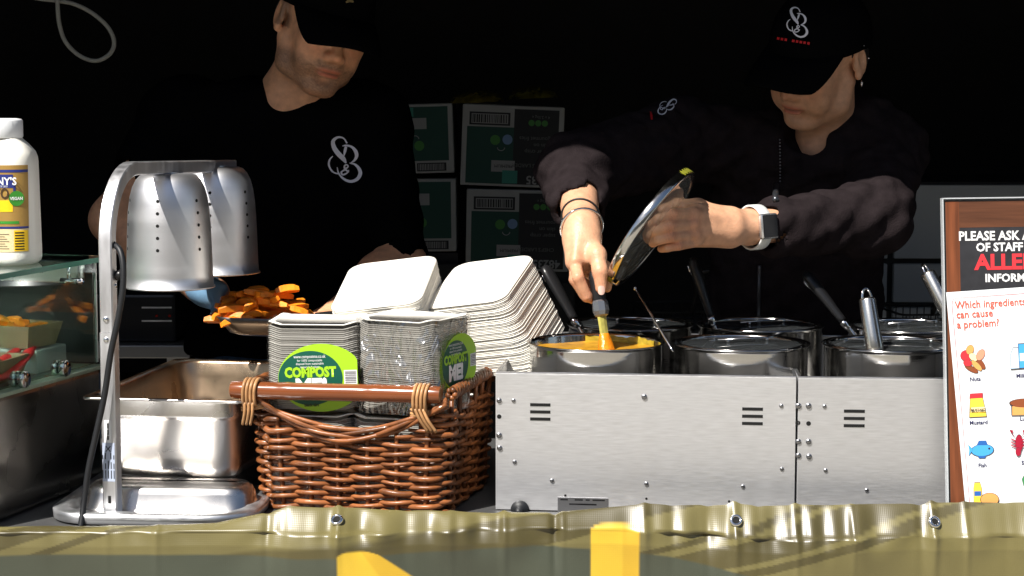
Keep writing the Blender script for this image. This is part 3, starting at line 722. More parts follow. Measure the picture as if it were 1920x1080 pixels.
# ================================================================== wicker basket
BW, BD = .300, .280
BRZ = -R(13); BO = Vector((-.205, .002, TZ))      # basket centre on the table
def bperim(z, off=0., flare=.055):
    k = 1 + flare*(z/.2)
    return k
def bpoint(s_, z, off=0.):
    """point on the rounded rectangular wall, s_ = perimeter length measured on the middle outline"""
    w, d, r = BW-.012, BD-.012, .022
    segs = [(w-2*r), r*pi/2, (d-2*r), r*pi/2, (w-2*r), r*pi/2, (d-2*r), r*pi/2]; tot = sum(segs)
    s_ = s_ % tot; x = y = nx = ny = 0
    corners = [(w/2-r, -d/2+r), (w/2-r, d/2-r), (-w/2+r, d/2-r), (-w/2+r, -d/2+r)]
    i = 0
    while s_ > segs[i]: s_ -= segs[i]; i += 1
    if i % 2 == 0:
        q = i//2; n_ = [(0,-1),(1,0),(0,1),(-1,0)][q]; t_ = [(1,0),(0,1),(-1,0),(0,-1)][q]; c0 = corners[(q-1) % 4]
        st = (c0[0] + n_[0]*r, c0[1] + n_[1]*r); x, y = st[0]+t_[0]*s_, st[1]+t_[1]*s_; nx, ny = n_
    else:
        q = i//2; c0 = corners[q]; a0 = [-90, 0, 90, 180][q]; a = R(a0) + s_/r; nx, ny = cos(a), sin(a); x, y = c0[0]+r*nx, c0[1]+r*ny
    k = 1 + .07*(z/.2 - .5)
    return Vector((x*k + nx*off, y*k + ny*off, z)), tot
_, PER = bpoint(0, 0)
def basket():
    root = empty('wicker_basket', BO, BRZ, 'brown varnished wicker basket with a bamboo handle holding packs of grey food trays', 'basket')
    ns = 24; sp_ = PER/ns; s0 = sp_*.30
    def topz(s_):                                      # rim height: dips in the middle of the front and back
        p, _ = bpoint(s_, .15); w = BW
        if abs(p.y) > BD/2-.035: return .114 + .056*min(1, (abs(p.x)/(w/2))**2.2)
        return .178
    for i in range(ns):
        s_ = s0 + i*sp_; h = topz(s_) + .004
        st = MB(); st.tube([bpoint(s_, z)[0] + Vector((random.uniform(-.001,.001), 0, 0)) for z in np.linspace(.003, h, 7)], .0036, 7); st.obj('stake', WICKER, root)
    rows = 21; pitch = .0071
    for r_ in range(rows):
        z = .006 + r_*pitch; rad0 = random.uniform(.0032, .0042); n = ns*10; f1, f2 = random.uniform(2, 5), random.uniform(0, 6); rad = lambda q: [rad0*(1 + .13*sin(f1*k*.05+f2) + random.uniform(-.05, .05)) for k in range(q)]
        ph = random.uniform(-.12, .12)
        pts = []; 
        for k in range(n):
            s_ = k/n*PER; a = pi*(s_-s0)/sp_ + pi*(r_ % 2)
            lim = topz(s_)
            if z > lim - .004: pts.append(None); continue
            c_ = cos(a); f = math.copysign(abs(c_)**.8, c_)
            pts.append(bpoint(s_, z + .0016*sin(a*.37+ph*9) + .0009*sin(a*.91+ph*20), off=f*.0058)[0])
        # split into continuous runs
        if all(p is not None for p in pts):
            m_ = MB(); m_.tube(pts + [pts[0]], rad(len(pts)+1), 7); m_.obj('willow_strand', WICKER, root)
        else:
            st = next(i for i in range(n) if pts[i] is None); run = []
            for k in range(n+1):
                p = pts[(st+k) % n]
                if p is None:
                    if len(run) > 6: m_ = MB(); m_.tube(run, rad(len(run)), 7); m_.obj('willow_strand', WICKER, root)
                    run = []
                else: run.append(p)
    # sagging border rods on the front and back, straight twisted ones along the sides
    for side in (-1, 1):
        for k in range(6):
            pts = []
            for i in range(25):
                u = -1 + i/12; x = u*(BW/2-.004)
                z = .117 + (.066 - .006*k)*abs(u)**1.9 + .0036*(k-2.2) + .0030*sin(u*5.2 + k*2.1)
                y = side*(BD/2 + .0035 + .0042*sin(u*6 + k*1.9 + 1)) 
                pts.append((x*1.02, y, z))
            m_ = MB(); m_.tube(pts, random.uniform(.0031, .0038), 7); m_.obj('border_rod', WICKER, root)
        for k in range(5):
            pts = []
            for i in range(31):
                u = -1 + i/15; y = u*(BD/2+.002)
                pts.append((side*(BW/2 + .004 + .0055*cos(u*13 + k*1.256)), y, .182 + .0065*sin(u*13 + k*1.256)))
            m_ = MB(); m_.tube(pts, random.uniform(.0034, .0042), 7); m_.obj('border_rod', WICKER, root)
    # handles
    for side in (-1, 1):
        hy = side*(BD/2 + .006); hz = .1795
        xs = np.linspace(-.176, .140, 34) if side < 0 else np.linspace(-.15, .15, 34)
        m_ = MB(); rr = [.0128 + .0009*math.exp(-((x-.045)/.004)**2) + .0009*math.exp(-((x+.09)/.004)**2) + random.uniform(-.00012,.00012) for x in xs]
        rr[0] *= .93; rr[-1] *= .93
        m_.tube([(x, hy, hz + .0015*sin(x*9)) for x in xs], rr, 18); hd = m_.obj('handle_rod', BAMBOO, root); smooth_angle(hd, 50)
        for xe, sgn in ((xs[0], -1), (xs[-1], 1)):
            e = MB(); e.lathe([(0,.0004),(.0112,.0004),(.0119,-.0004)], 20, Matrix.Translation((xe, hy, hz+.0015*sin(xe*9))) @ Matrix.Rotation(sgn*pi/2, 4, 'Y')); e.obj('cut_end', CANE, hd)
        for cx in ((-.145, .112) if side < 0 else (-.115, .115)):
            for k in range(4):
                x = cx + (k-1.5)*.0058; n = 26
                lp = MB(); lp.tube([(x + .0015*sin(a_), hy + side*0 + .0152*cos(a_), hz + .0152*sin(a_) - (.010 if sin(a_) < -.3 else 0)*(-sin(a_))) for a_ in [2*pi*q/n for q in range(n)]], .0026, 7, closed=True); lp.obj('cane_binding', CANE, root)
            for k in range(3):
                lp = MB(); lp.tube([(cx + .017*cos(a_), hy - side*.004 + .0085*sin(a_), hz - .020 - .0045*k + .003*sin(a_+k)) for a_ in [2*pi*q/20 for q in range(20)]], .0024, 6, closed=True); lp.obj('cane_binding', CANE, root)
            for k in range(3):
                sg = 1 if cx > 0 else -1
                lp = MB(); lp.tube(spline([(cx-.008+.006*k, hy + side*.010, hz-.018), (cx-.004+.006*k+sg*.004, hy+side*.011, hz-.034), (cx-.002+.006*k+sg*.012, hy+side*.004, hz-.052)], 5), .0024, 6); lp.obj('cane_binding', CANE, root)
    fl = MB(); fl.box((-BW/2*.93, -BD/2*.93, .0008), (BW/2*.93, BD/2*.93, .003)); fl.obj('woven_floor', WICKER, root)
    return root
basket()
BM = Matrix.Translation(BO) @ Matrix.Rotation(BRZ, 4, 'Z')

# ================================================================== packs of pulp trays
def film(name, fac, scale):
    m = bpy.data.materials.new(name); m.use_nodes = True; n = m.node_tree; n.nodes.clear(); L = n.links.new
    out = n.nodes.new('ShaderNodeOutputMaterial'); tr = n.nodes.new('ShaderNodeBsdfTransparent'); gl = n.nodes.new('ShaderNodeBsdfGlossy'); gl.inputs['Roughness'].default_value = .2
    mx = n.nodes.new('ShaderNodeMixShader'); mx.inputs[0].default_value = fac
    tc = n.nodes.new('ShaderNodeTexCoord'); mp = n.nodes.new('ShaderNodeMapping'); mp.inputs['Scale'].default_value = (1, 1, .3)
    nz = n.nodes.new('ShaderNodeTexNoise'); nz.inputs['Scale'].default_value = scale; nz.inputs['Detail'].default_value = 2; nz.inputs['Distortion'].default_value = 1.2
    bp = n.nodes.new('ShaderNodeBump'); bp.inputs['Strength'].default_value = 1.; bp.inputs['Distance'].default_value = .006 if fac < .1 else .022
    L(tc.outputs['Object'], mp.inputs[0]); L(mp.outputs[0], nz.inputs[0]); L(nz.outputs[0], bp.inputs['Height']); L(bp.outputs[0], gl.inputs['Normal'])
    L(tr.outputs[0], mx.inputs[1]); L(gl.outputs[0], mx.inputs[2]); L(mx.outputs[0], out.inputs['Surface'])
    return m
FILM = film('cling_film', .05, 26); BAG = film('loose_film', .26, 42)
LIME = mat('lime_label', lin(158,208,38)[:3], .4); DGREEN = mat('dark_green_label', lin(14,84,66)[:3], .4)

def tray_outline(w, d, r): return rrect(w, d, r, 5)
def stack_mesh(w, d, h, n, r=.022, sag=.011, seed=0, shear=0.):
    """nested rims one above the other: every rim is a proud lip with a recessed gap under it"""
    rr = random.Random(seed); mb = MB(); rings = []; pitch = h/n
    base = tray_outline(w, d, r)
    def ring(ins, z, jx, jy):
        out = []
        for x, y in base:
            k = 1 - ins/(w/2); u = x/(w/2); v = y/(d/2)
            dz = -sag*(1 - min(1, abs(u))**2)*(abs(v) > .9) - sag*.6*(1 - min(1, abs(v))**2)*(abs(u) > .9)
            bow = 1 - .018*(1-abs(u)**2)*(abs(v) > .9)
            out.append(Vector((x*k + jx, y*k*bow + jy, z + dz + sag)))
        return out
    for i in range(n):
        z = i*pitch - sag*.3; jx, jy = rr.uniform(-.0006, .0006) + shear*(h-z), rr.uniform(-.0007, .0007); t = pitch*rr.uniform(.50, .66)
        rings += [ring(.0014, z, jx, jy), ring(.0003, z+pitch*.12, jx, jy), ring(0, z+t*.7, jx, jy), ring(.0005, z+t, jx, jy), ring(.0015, z+t+.0001, jx, jy)]
    loft(mb, rings, cap0=True, smooth=False)
    return mb
def top_tray_mesh(w, d, z, r=.022, sag=.011, up=True):
    """top tray: lip, then either the hollow (up) or the smooth raised base of an upturned tray"""
    mb = MB(); base = tray_outline(w, d, r); rings = []
    pr = ([(0, 0), (.0008, .0016), (.004, .0022), (.010, .0016), (.018, -.003), (.026, -.0065), (.034, -.007)] if up else [(0, 0), (.0005, .0018), (.0040, .0030), (.012, .0034), (.03, .0036), (.045, .0036)])
    for ins, dz0 in pr:
        out = []
        for x, y in base:
            u = x/(w/2); v = y/(d/2); kx = 1 - ins/(w/2); ky = 1 - ins/(d/2); f = max(0, 1 - ins/.03)
            dz = (-sag*(1-min(1, abs(u))**2)*(abs(v) > .9) - sag*.6*(1-min(1, abs(v))**2)*(abs(u) > .9))*f + sag*f
            out.append(Vector((x*kx, y*ky*(1-.018*(1-abs(u)**2)*(abs(v) > .9)*f), z + dz + dz0)))
        rings.append(out)
    loft(mb, rings, cap0=True, cap1=True)
    return mb
def compost_label(root, M, rx, rz_, clip=None):
    def ell(a, b, dx, off, m, nm, par=root, x1=1e9):
        mb = MB(); pts = [(min(dx + a*cos(2*pi*k/48), x1), b*sin(2*pi*k/48), off) for k in range(48)]; mb.poly(pts, M); return mb.obj(nm, m, par)
    lb = ell(rx*1.16, rz_, .012, 0, LIME, 'round_label', x1=.0655)
    ell(rx*.86, rz_*.80, -.004, .0004, DGREEN, 'label_disc', lb)
    T = lambda x, y: M @ Matrix.Translation((x, y, .0009))
    text('COMPOST', .0200, LIME, lb, T(-.004, .0020), bold=.0011, align='CENTER', sx=.80)
    text('ME!', .0330, WHITE, lb, T(-.003, -.0245), bold=.0020, align='CENTER', sx=.92)
    text('www.compostme.co.uk', .0070, WHITE, lb, T(-.004, .0295), align='CENTER', sx=.70)
    text('for 100% compostable\ndisposal from sustainable\nmaterials & plants', .0048, WHITE, lb, T(-.004, .0245), align='CENTER', sx=.85)
    text('black dirt', .0062, mat('lime_ink', (.03,.06,.01), .5), lb, T(-.004, -.0415), bold=.0003, align='CENTER', sx=.9)
    wb = MB(); wb.poly([(.0455,-.010,.0004),(.0645,-.010,.0004),(.0645,.0105,.0004),(.0455,.0105,.0004)], M); wbo = wb.obj('barcode_panel', WHITE, lb)
    bb = MB()
    for i in range(7): bb.poly([(.047,-.008+i*.0026,.0009),(.063,-.008+i*.0026,.0009),(.063,-.0068+i*.0026+.0003*(i % 3),.0009),(.047,-.0068+i*.0026+.0003*(i % 3),.0009)], M)
    bb.obj('barcode', mat('barcode_grey', (.25,.25,.26), .5), lb)
    return lb
def pack(loc, rz, w, d, h, label, lab=None, wrap=True, seed=0, bag=0.):
    root = empty('tray_pack', loc, rz, label, 'tray pack', 'wrapped tray packs in the basket')
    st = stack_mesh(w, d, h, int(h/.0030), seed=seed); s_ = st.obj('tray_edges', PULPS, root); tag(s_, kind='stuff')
    top_tray_mesh(w, d, h+.0006).obj('top_tray', PULP, root)
    if wrap:
        f = MB(); rr = random.Random(seed+5); rings = []
        for i in range(26):
            z = -.001 + (h+.010)*i/25; ring = []
            for k, (x, y) in enumerate(rrect(w+.004, d+.004, .024, 12)):
                q = 1 + bag*.035*max(0, sin(k*.9 + i*.45))*(.4+.6*rr.random()) + .010*rr.random()*(bag+.25) + .004
                ring.append(Vector((x*q, y*q, z + .0015*sin(k*1.3+i))))
            rings.append(ring)
        loft(f, rings); f.obj('plastic_wrap', BAG if bag else FILM, root)
    return root
PW, PD, PH = .137, .122, .120
# positions in basket coordinates
def bl(x, y, z): return BM @ Vector((x, y, z))
lo1 = pack(bl(-.070, -.066, .005), BRZ+R(1.5), PW, PD, .128, 'lower wrapped pack of grey trays under the flat-labelled compost pack', seed=1)
lo2 = pack(bl(.066, -.064, .005), BRZ-R(1), PW, PD, .128, 'lower wrapped pack of grey trays beneath the loosely bagged pack', seed=2)
lo3 = pack(bl(-.070, .066, .005), BRZ, PW, PD, .128, 'lower grey tray pack at the back left of the basket', seed=3)
lo4 = pack(bl(.066, .066, .005), BRZ, PW, PD, .128, 'lower grey tray pack at the back right of the basket', seed=4)
pa = pack(bl(-.070, -.062, .147), BRZ+R(9), PW, PD, PH, 'grey tray pack with a round green label on its front face at the basket\'s left', seed=5)
compost_label(pa, Matrix.Translation((.002, -PD/2-.0045, .049)) @ Matrix.Rotation(pi/2, 4, 'X') @ Matrix.Rotation(R(2), 4, 'Z'), .055, .050)
pb = pack(bl(.076, -.060, .147), BRZ-R(14), PW-.006, PD, PH+.008, 'loosely bagged grey tray pack with a green label on its right side', seed=6, bag=1.)
compost_label(pb, Matrix.Translation((PW/2+.004, -.002, .070)) @ Matrix.Rotation(pi/2, 4, 'Z') @ Matrix.Rotation(pi/2, 4, 'X') @ Matrix.Scale(.92, 4), .050, .047)
def upturned(loc, eul, w, d, h, label, seed, shear=0.):
    root = empty('tray_stack', loc, 0, label, 'tray stack', 'leaning stacks of upturned trays'); root.rotation_euler = eul
    s_ = stack_mesh(w, d, h, int(h/.0024), sag=0, r=.026, seed=seed, shear=shear).obj('tray_edges', PULP, root); s_.location = (0, 0, -h); tag(s_, kind='stuff')
    top_tray_mesh(w, d, .0002, r=.026, sag=0, up=False).obj('top_tray', PULP, root)
    return root
sd = upturned((-.050, .092, 1.2015), Euler((R(19.2), -R(8.8), -R(17.7)), 'YXZ'), .135, .175, .122, 'right leaning stack of white upturned trays with its edges toward the pots', 11, .20)
sc_ = upturned((-.197, .080, 1.200), Euler((R(19.8), -R(8.0), -R(7.8)), 'YXZ'), .145, .175, .125, 'left leaning stack of white upturned trays behind the labelled packs', 12)
for o in (sd, sc_): o.rotation_mode = 'YXZ'
sd.rotation_euler = (R(19.2), -R(8.8), -R(17.7)); sc_.rotation_euler = (R(19.8), -R(8.0), -R(7.8))
# ================================================================== bain-marie boxes
def bain(x0, y0, rz, label, screws, holes, slots, extra=None):
    W, D_, H = .434, .49, 1.089 - TZ - .012
    root = empty('bain_marie', (x0, y0, TZ+.0005), rz, label, 'food warmer', 'steel food warmers side by side')
    for fx in (.03, W-.03):
        for fy in (.03, D_-.03):
            f = MB(); f.lathe([(.012,0),(.014,.001),(.012,.012)], 14, Matrix.Translation((fx, fy, 0))); f.obj('foot', BLACKP, root)
    fp = MB(); fp.box((0, 0, .001), (W, .0016, H+.012-.001), bev=.0006); fp.obj('front_panel', BRUSH, root)
    for xs in ((0, .0016), (W-.0016, W)):
        s_ = MB(); s_.box((xs[0], .0018, .012), (xs[1], D_, H+.011)); s_.obj('side_panel', BRUSH, root)
    b = MB(); b.box((.0018, D_-.0016, .012), (W-.0018, D_, H+.011)); b.obj('back_panel', BRUSH, root)
    # top plate with a bright folded front lip; pots stand in it
    t = MB()
    for lo_, hi_ in (((0, -.0004, H+.0112), (W, .006, H+.0128)), ((0, D_-.012, H+.0112), (W, D_, H+.0128)), ((0, .0062, H+.0112), (.004, D_-.0122, H+.0128)), ((W-.004, .0062, H+.0112), (W, D_-.0122, H+.0128))): t.box(lo_, hi_, bev=.0005)
    wl = MB(); wl.box((.002, .002, .020), (W-.002, D_-.002, .126)); wl.obj('hot_well', mat('well_steel', (.10,.10,.10), .4, .7), root)
    t.obj('top_lip', mat('top_plate_steel', (.7,.7,.72), .3, 1, var=.1, vscale=15), root)
    def disc(x, z, r_, m, nm, dome=.0):
        e = MB(); M = Matrix.Translation((x, -.0003, z)) @ Matrix.Rotation(pi/2, 4, 'X')
        e.lathe([(r_, 0), (r_*.95, dome*.7), (r_*.5, dome), (0, dome)] if dome else [(r_, .0002), (0, .0002)], 14, M); return e.obj(nm, m, root)
    for x, z, r_ in screws: disc(x, z, r_, SCREW, 'screw', r_*.7)
    for x, z, r_ in holes: disc(x, z, r_, HOLE, 'drilled_hole')
    for x, z in slots:
        for k in range(3):
            s_ = MB(); s_.box((x-.0148, -.0006, z-.0022-.0105*k), (x+.0148, .0004, z+.0022-.0105*k)); s_.obj('vent_slot', HOLE, root)
    return root
def on(root, px, py):
    """pixel -> (x,z) on the front panel of a box"""
    M = (Matrix.Translation(root[0]) @ Matrix.Rotation(root[1], 4, 'Z')).inverted()
    o = M @ CAM; d = (M.to_3x3() @ (at(px, py, 0) - CAM)); t = -o.y/d.y; p = o + d*t; return p.x, p.z
B1 = (Vector((-.024, -.108, TZ+.0005)), -R(6.3)); B2 = (Vector((.4105, -.1565, TZ+.0005)), -R(4.2))
def lst(B, pts): return [on(B, a, b) + (r_,) for a, b, r_ in pts]
s1 = lst(B1, [(936,751,.0038),(963,751,.003),(936,816,.0042),(937,840,.004),(965,866,.0032),(1035,901,.0032),(1208,744,.0042),(1212,907,.0032),(1393,912,.003),(1465,761,.003),(1497,761,.0045),(1497,828,.0042),(1497,854,.0042),(1466,879,.003)])
h1 = lst(B1, [(936,781,.0033),(1496,793,.0036),(1060,929,.0018),(1212,935,.0018),(1367,940,.0018)])
r1 = bain(B1[0].x, B1[0].y, B1[1], 'left stainless food warmer with vent slots and the small rating plate', s1, h1, [on(B1, 1013, 759), on(B1, 1411, 767)])
s2 = lst(B2, [(1516,761,.0042),(1546,762,.003),(1516,828,.0042),(1517,856,.0042),(1548,882,.003),(1625,919,.003)])
h2 = lst(B2, [(1516,794,.0034)])
r2 = bain(B2[0].x, B2[0].y, B2[1], 'right stainless food warmer running behind the allergen sign', s2, h2, [on(B2, 1602, 771)])
x, z = on(B1, 1093, 948); p = MB(); p.box((x-.037, -.0012, z-.018), (x+.037, -.0002, z+.012), bev=.0004)
po = p.obj('rating_plate', mat('plate_metal', (.34,.34,.35), .4, 1), r1)
for i, (a, b) in enumerate(((-.033, -.022), (-.012, .0), (.004, .010), (.014, .032), (-.02, .02), (-.006, .018))):
    q = MB(); zz = z + .0075 - .0065*(i//4) ; q.poly([(x+a, -.0015, zz), (x+b, -.0015, zz), (x+b, -.0015, zz+.0022), (x+a, -.0015, zz+.0022)]); q.obj('small_print', INK, po)
x, z = on(B1, 975, 955); p = MB(); M = Matrix.Translation((x, -.0003, z)) @ Matrix.Rotation(pi/2, 4, 'X')
p.lathe([(.0135,0),(.0135,.004),(.010,.007),(.0055,.009),(.0050,.022),(0,.022)], 24, M); p.obj('cable_gland', RUBBER, r1)

# ================================================================== pots
CURRY = mat('curry_sauce', (.44,.22,.018), .3, var=.35, vscale=60, bump=.6, bscale=110, bdist=.003)
STAIN = mat('curry_stain', (.34,.25,.025), .35, var=.5, vscale=90, bump=.5, bscale=160)
GRAVY = mat('dark_gravy', (.012,.007,.005), .08, bump=.15, bscale=30)
LIDG = mat('smoked_glass', (.25,.27,.28), .02, trans=.9, ior=1.45)
RZ = 1.121
def pot(loc, label, kind, rz=0.):
    r = .1015; root = empty('saucepan', loc, rz, label, 'saucepan', 'steel saucepans in the food warmers')
    h = loc[2]; z0 = -(RZ - 1.0135)
    H = -z0
    b = MB(); b.lathe([(0,.0004),(.088,.0004),(.094,.002),(.098,.006),(.0995,.012),(.1000,H-.006),(.1006,H-.002),(.1035,H),(.1040,H-.0012),(.1030,H-.0022)], 72)
    b.lathe([(.1030,H+.0003),(.0995,H-.001),(.0985,H-.004),(.0980,.012),(.095,.004),(.085,.002),(0,.002)], 72)
    b.obj('pot_body', STEEL, root)
    if kind == 'curry':
        c = MB(); n = 48; rings = []
        for k, q in enumerate((.0977, .085, .06, .03, .006)):
            rings.append([Vector((q*cos(2*pi*i/n), q*sin(2*pi*i/n), H-.0135+.0010*sin(i*.7+k*2)+.001*cos(i*.31*k))) for i in range(n)])
        loft(c, rings, cap1=True); c.obj('curry_sauce', CURRY, root)
        s_ = MB(); n = 90; vs = []; fs = []
        for i in range(n+1):
            a = R(22 + 75*i/n); up = .003 + .0025*sin(i*.17) + .0012*sin(i*.61) + .0006*random.random()
            for z, q in ((H-.0145, .0972), (H-.0085 - .3*up, .0974), (H-.0015 - up*.6, .0979)):
                vs.append((q*cos(a), q*sin(a), z))
        for i in range(n):
            for j in range(2): k = i*3+j; fs.append((k, k+1, k+4, k+3))
        s_.add(vs, fs); s_.obj('sauce_splash', STAIN, root)
        return root
    c = MB(); c.lathe([(.0977,H-.022),(.05,H-.0215),(0,H-.0215)], 48); c.obj('sauce', GRAVY, root)
    # flat glass lid with a steel ring resting inside the rim
    l_ = MB(); l_.lathe([(.0968,H-.0030),(.0968,H-.0004),(.0950,H+.0006),(.0905,H-.0002),(.0900,H-.0022)], 64); lo_ = l_.obj('lid_ring', STEEL, root)
    g_ = MB(); g_.lathe([(.0902,H-.0030),(.07,H-.0012),(.03,H+.0006),(0,H+.001),], 56); g_.lathe([(0,H-.002),(.03,H-.0024),(.07,H-.0042),(.0902,H-.0052)], 56); g_.obj('lid_glass', LIDG, lo_)
    return root
P = {}
for key, px, py, Y, lab, kd in (('P1',1117,641,.0,'front left saucepan open and full of orange curry sauce','curry'), ('P2',1389,643,-.012,'front middle saucepan with a thin wire skewer on its left edge','dark'),
        ('P3',1671,645,-.022,'front right saucepan with a stainless tubular ladle handle standing up from it','dark'), ('P4',1181,604,.235,'back left saucepan behind the open curry pan','dark'),
        ('P5',1426,607,.222,'back middle saucepan with an upright black ladle handle','dark'), ('P6',1708,607,.206,'back right saucepan partly behind the allergen sign','dark')):
    p = at(px, py, Y); P[key] = pot(Vector((p.x, Y, 1.0137)), lab, kd); P[key+'c'] = Vector((p.x, Y, 1.0137))

# ladles
def ladle(name, top, low, label, style, group='ladles in the saucepans'):
    top = Vector(top); low = Vector(low); d = (top-low); L = d.length; u = d.normalized()
    root = empty(name, low, 0, label, 'ladle', group); q = u.to_track_quat('Z', 'Y').to_matrix().to_4x4()
    T = lambda prof, n=20, sx=1., sy=1.: MB().lathe(prof, n, q, sx=sx, sy=sy)
    if style == 'black':
        T([(0,L),(.006,L-.0008),(.0115,L-.005),(.0138,L-.014),(.0140,L-.03),(.0125,L-.06),(.0110,L-.075),(.0100,L-.094),(.0098,L-.1),(0,L-.1)], 20, 1, .62).obj('handle', BLACKP, root)
        h = MB(); h.tube([q @ Vector((.0060*cos(a), -.0087, L-.018+.0085*sin(a))) for a in [2*pi*k/20 for k in range(20)]], .0016, 6, closed=True); h.obj('hanging_ring', CHROME, root)
        T([(0,L-.0995),(.0095,L-.0995),(.0098,L-.104),(.0082,L-.113),(.0045,L-.116),(0,L-.116)], 16, 1, .7).obj('collar', CHROME, root)
        T([(.0042,-.02),(.0042,L-.115)], 10).obj('shaft', STEEL, root)
    elif style == 'tube':
        T([(0,L-.003),(.009,L-.002),(.0115,L-.0035),(.0122,L-.006),(.0126,.022),(.0132,.006),(.012,.0),(.004,-.003),(0,-.003)], 28).obj('handle', mat('satin_tube', (.66,.64,.60), .24, 1, bump=.1, bscale=300), root)
        rg = MB(); rg.tube([q @ Vector((.0085*cos(a), 0, L-.004+.016*sin(a))) for a in [pi*k/14 for k in range(15)]], .0019, 8); rg.obj('hanging_loop', CHROME, root)
        T([(.004,-.03),(.004,-.002)], 10).obj('shaft', STEEL, root)
    return root
c = P
def inpot(k, px, py, Y): return at(px, py, Y)
ladle('ladle', at(1020,498,.20), at(1090,622,.165), 'black handled ladle leaning left out of the back left saucepan', 'black')
ladle('ladle', at(1297,482,.18), at(1345,630,.165), 'black handled ladle with an eyelet standing between the two back saucepans', 'black')
ladle('ladle', at(1508,510,.20), at(1606,634,.165), 'black handled ladle slanting left from the back right saucepan', 'black')
ladle('ladle', at(1625,556,-.075), at(1641,660,-.095), 'stainless tubular ladle with a hanging loop in the front right saucepan', 'tube')
ladle('ladle', at(1737,508,.16), at(1790,610,.13), 'thin stainless handle poking out beside the allergen sign', 'tube')
sk = MB(); sk.tube([at(1191,541,.02), at(1226,598,-.03), at(1258,652,-.075), at(1262,660,-.08)], [.0017,.0017,.0017,.0012], 8); sk.lathe([(0,.003),(.0024,.002),(.0026,0),(.0024,-.002),(0,-.003)], 10, Matrix.Translation(at(1191,541,.02)))
o = sk.obj('wire_skewer', STEEL); tag(o, 'thin straight metal skewer resting on the rim of the front middle saucepan', 'skewer')
# spoons lying under the glass lids, seen as pale bars
for k, (a, b, Y0, Y1) in enumerate(((( -.06, .02), (.055, -.03), 0, 0),)): pass
for key, ang, L in (('P2', 20, .10), ('P3', -4, .15), ('P4', -35, .11), ('P5', 32, .11), ('P6', 28, .12)):
    cc = P[key+'c'] + Vector((.01, .0, 0)); a = R(ang); dv = Vector((cos(a), sin(a), 0))*L/2; z = RZ - 1.0137 + .006
    m_ = MB(); m_.tube([cc - dv + Vector((0,0,z)), cc + dv*.6 + Vector((0,0,z)), cc + dv + Vector((0,0,z+.002))], .0032, 8, flat=.5); 
    for s_ in (-.65, .65): m_.tube([cc + dv*s_ + Vector((0,0,z-.0062)), cc + dv*s_ + Vector((0,0,z+.0002))], .0028, 8)
    wchild(m_.obj('lid_handle', STEEL), P[key])

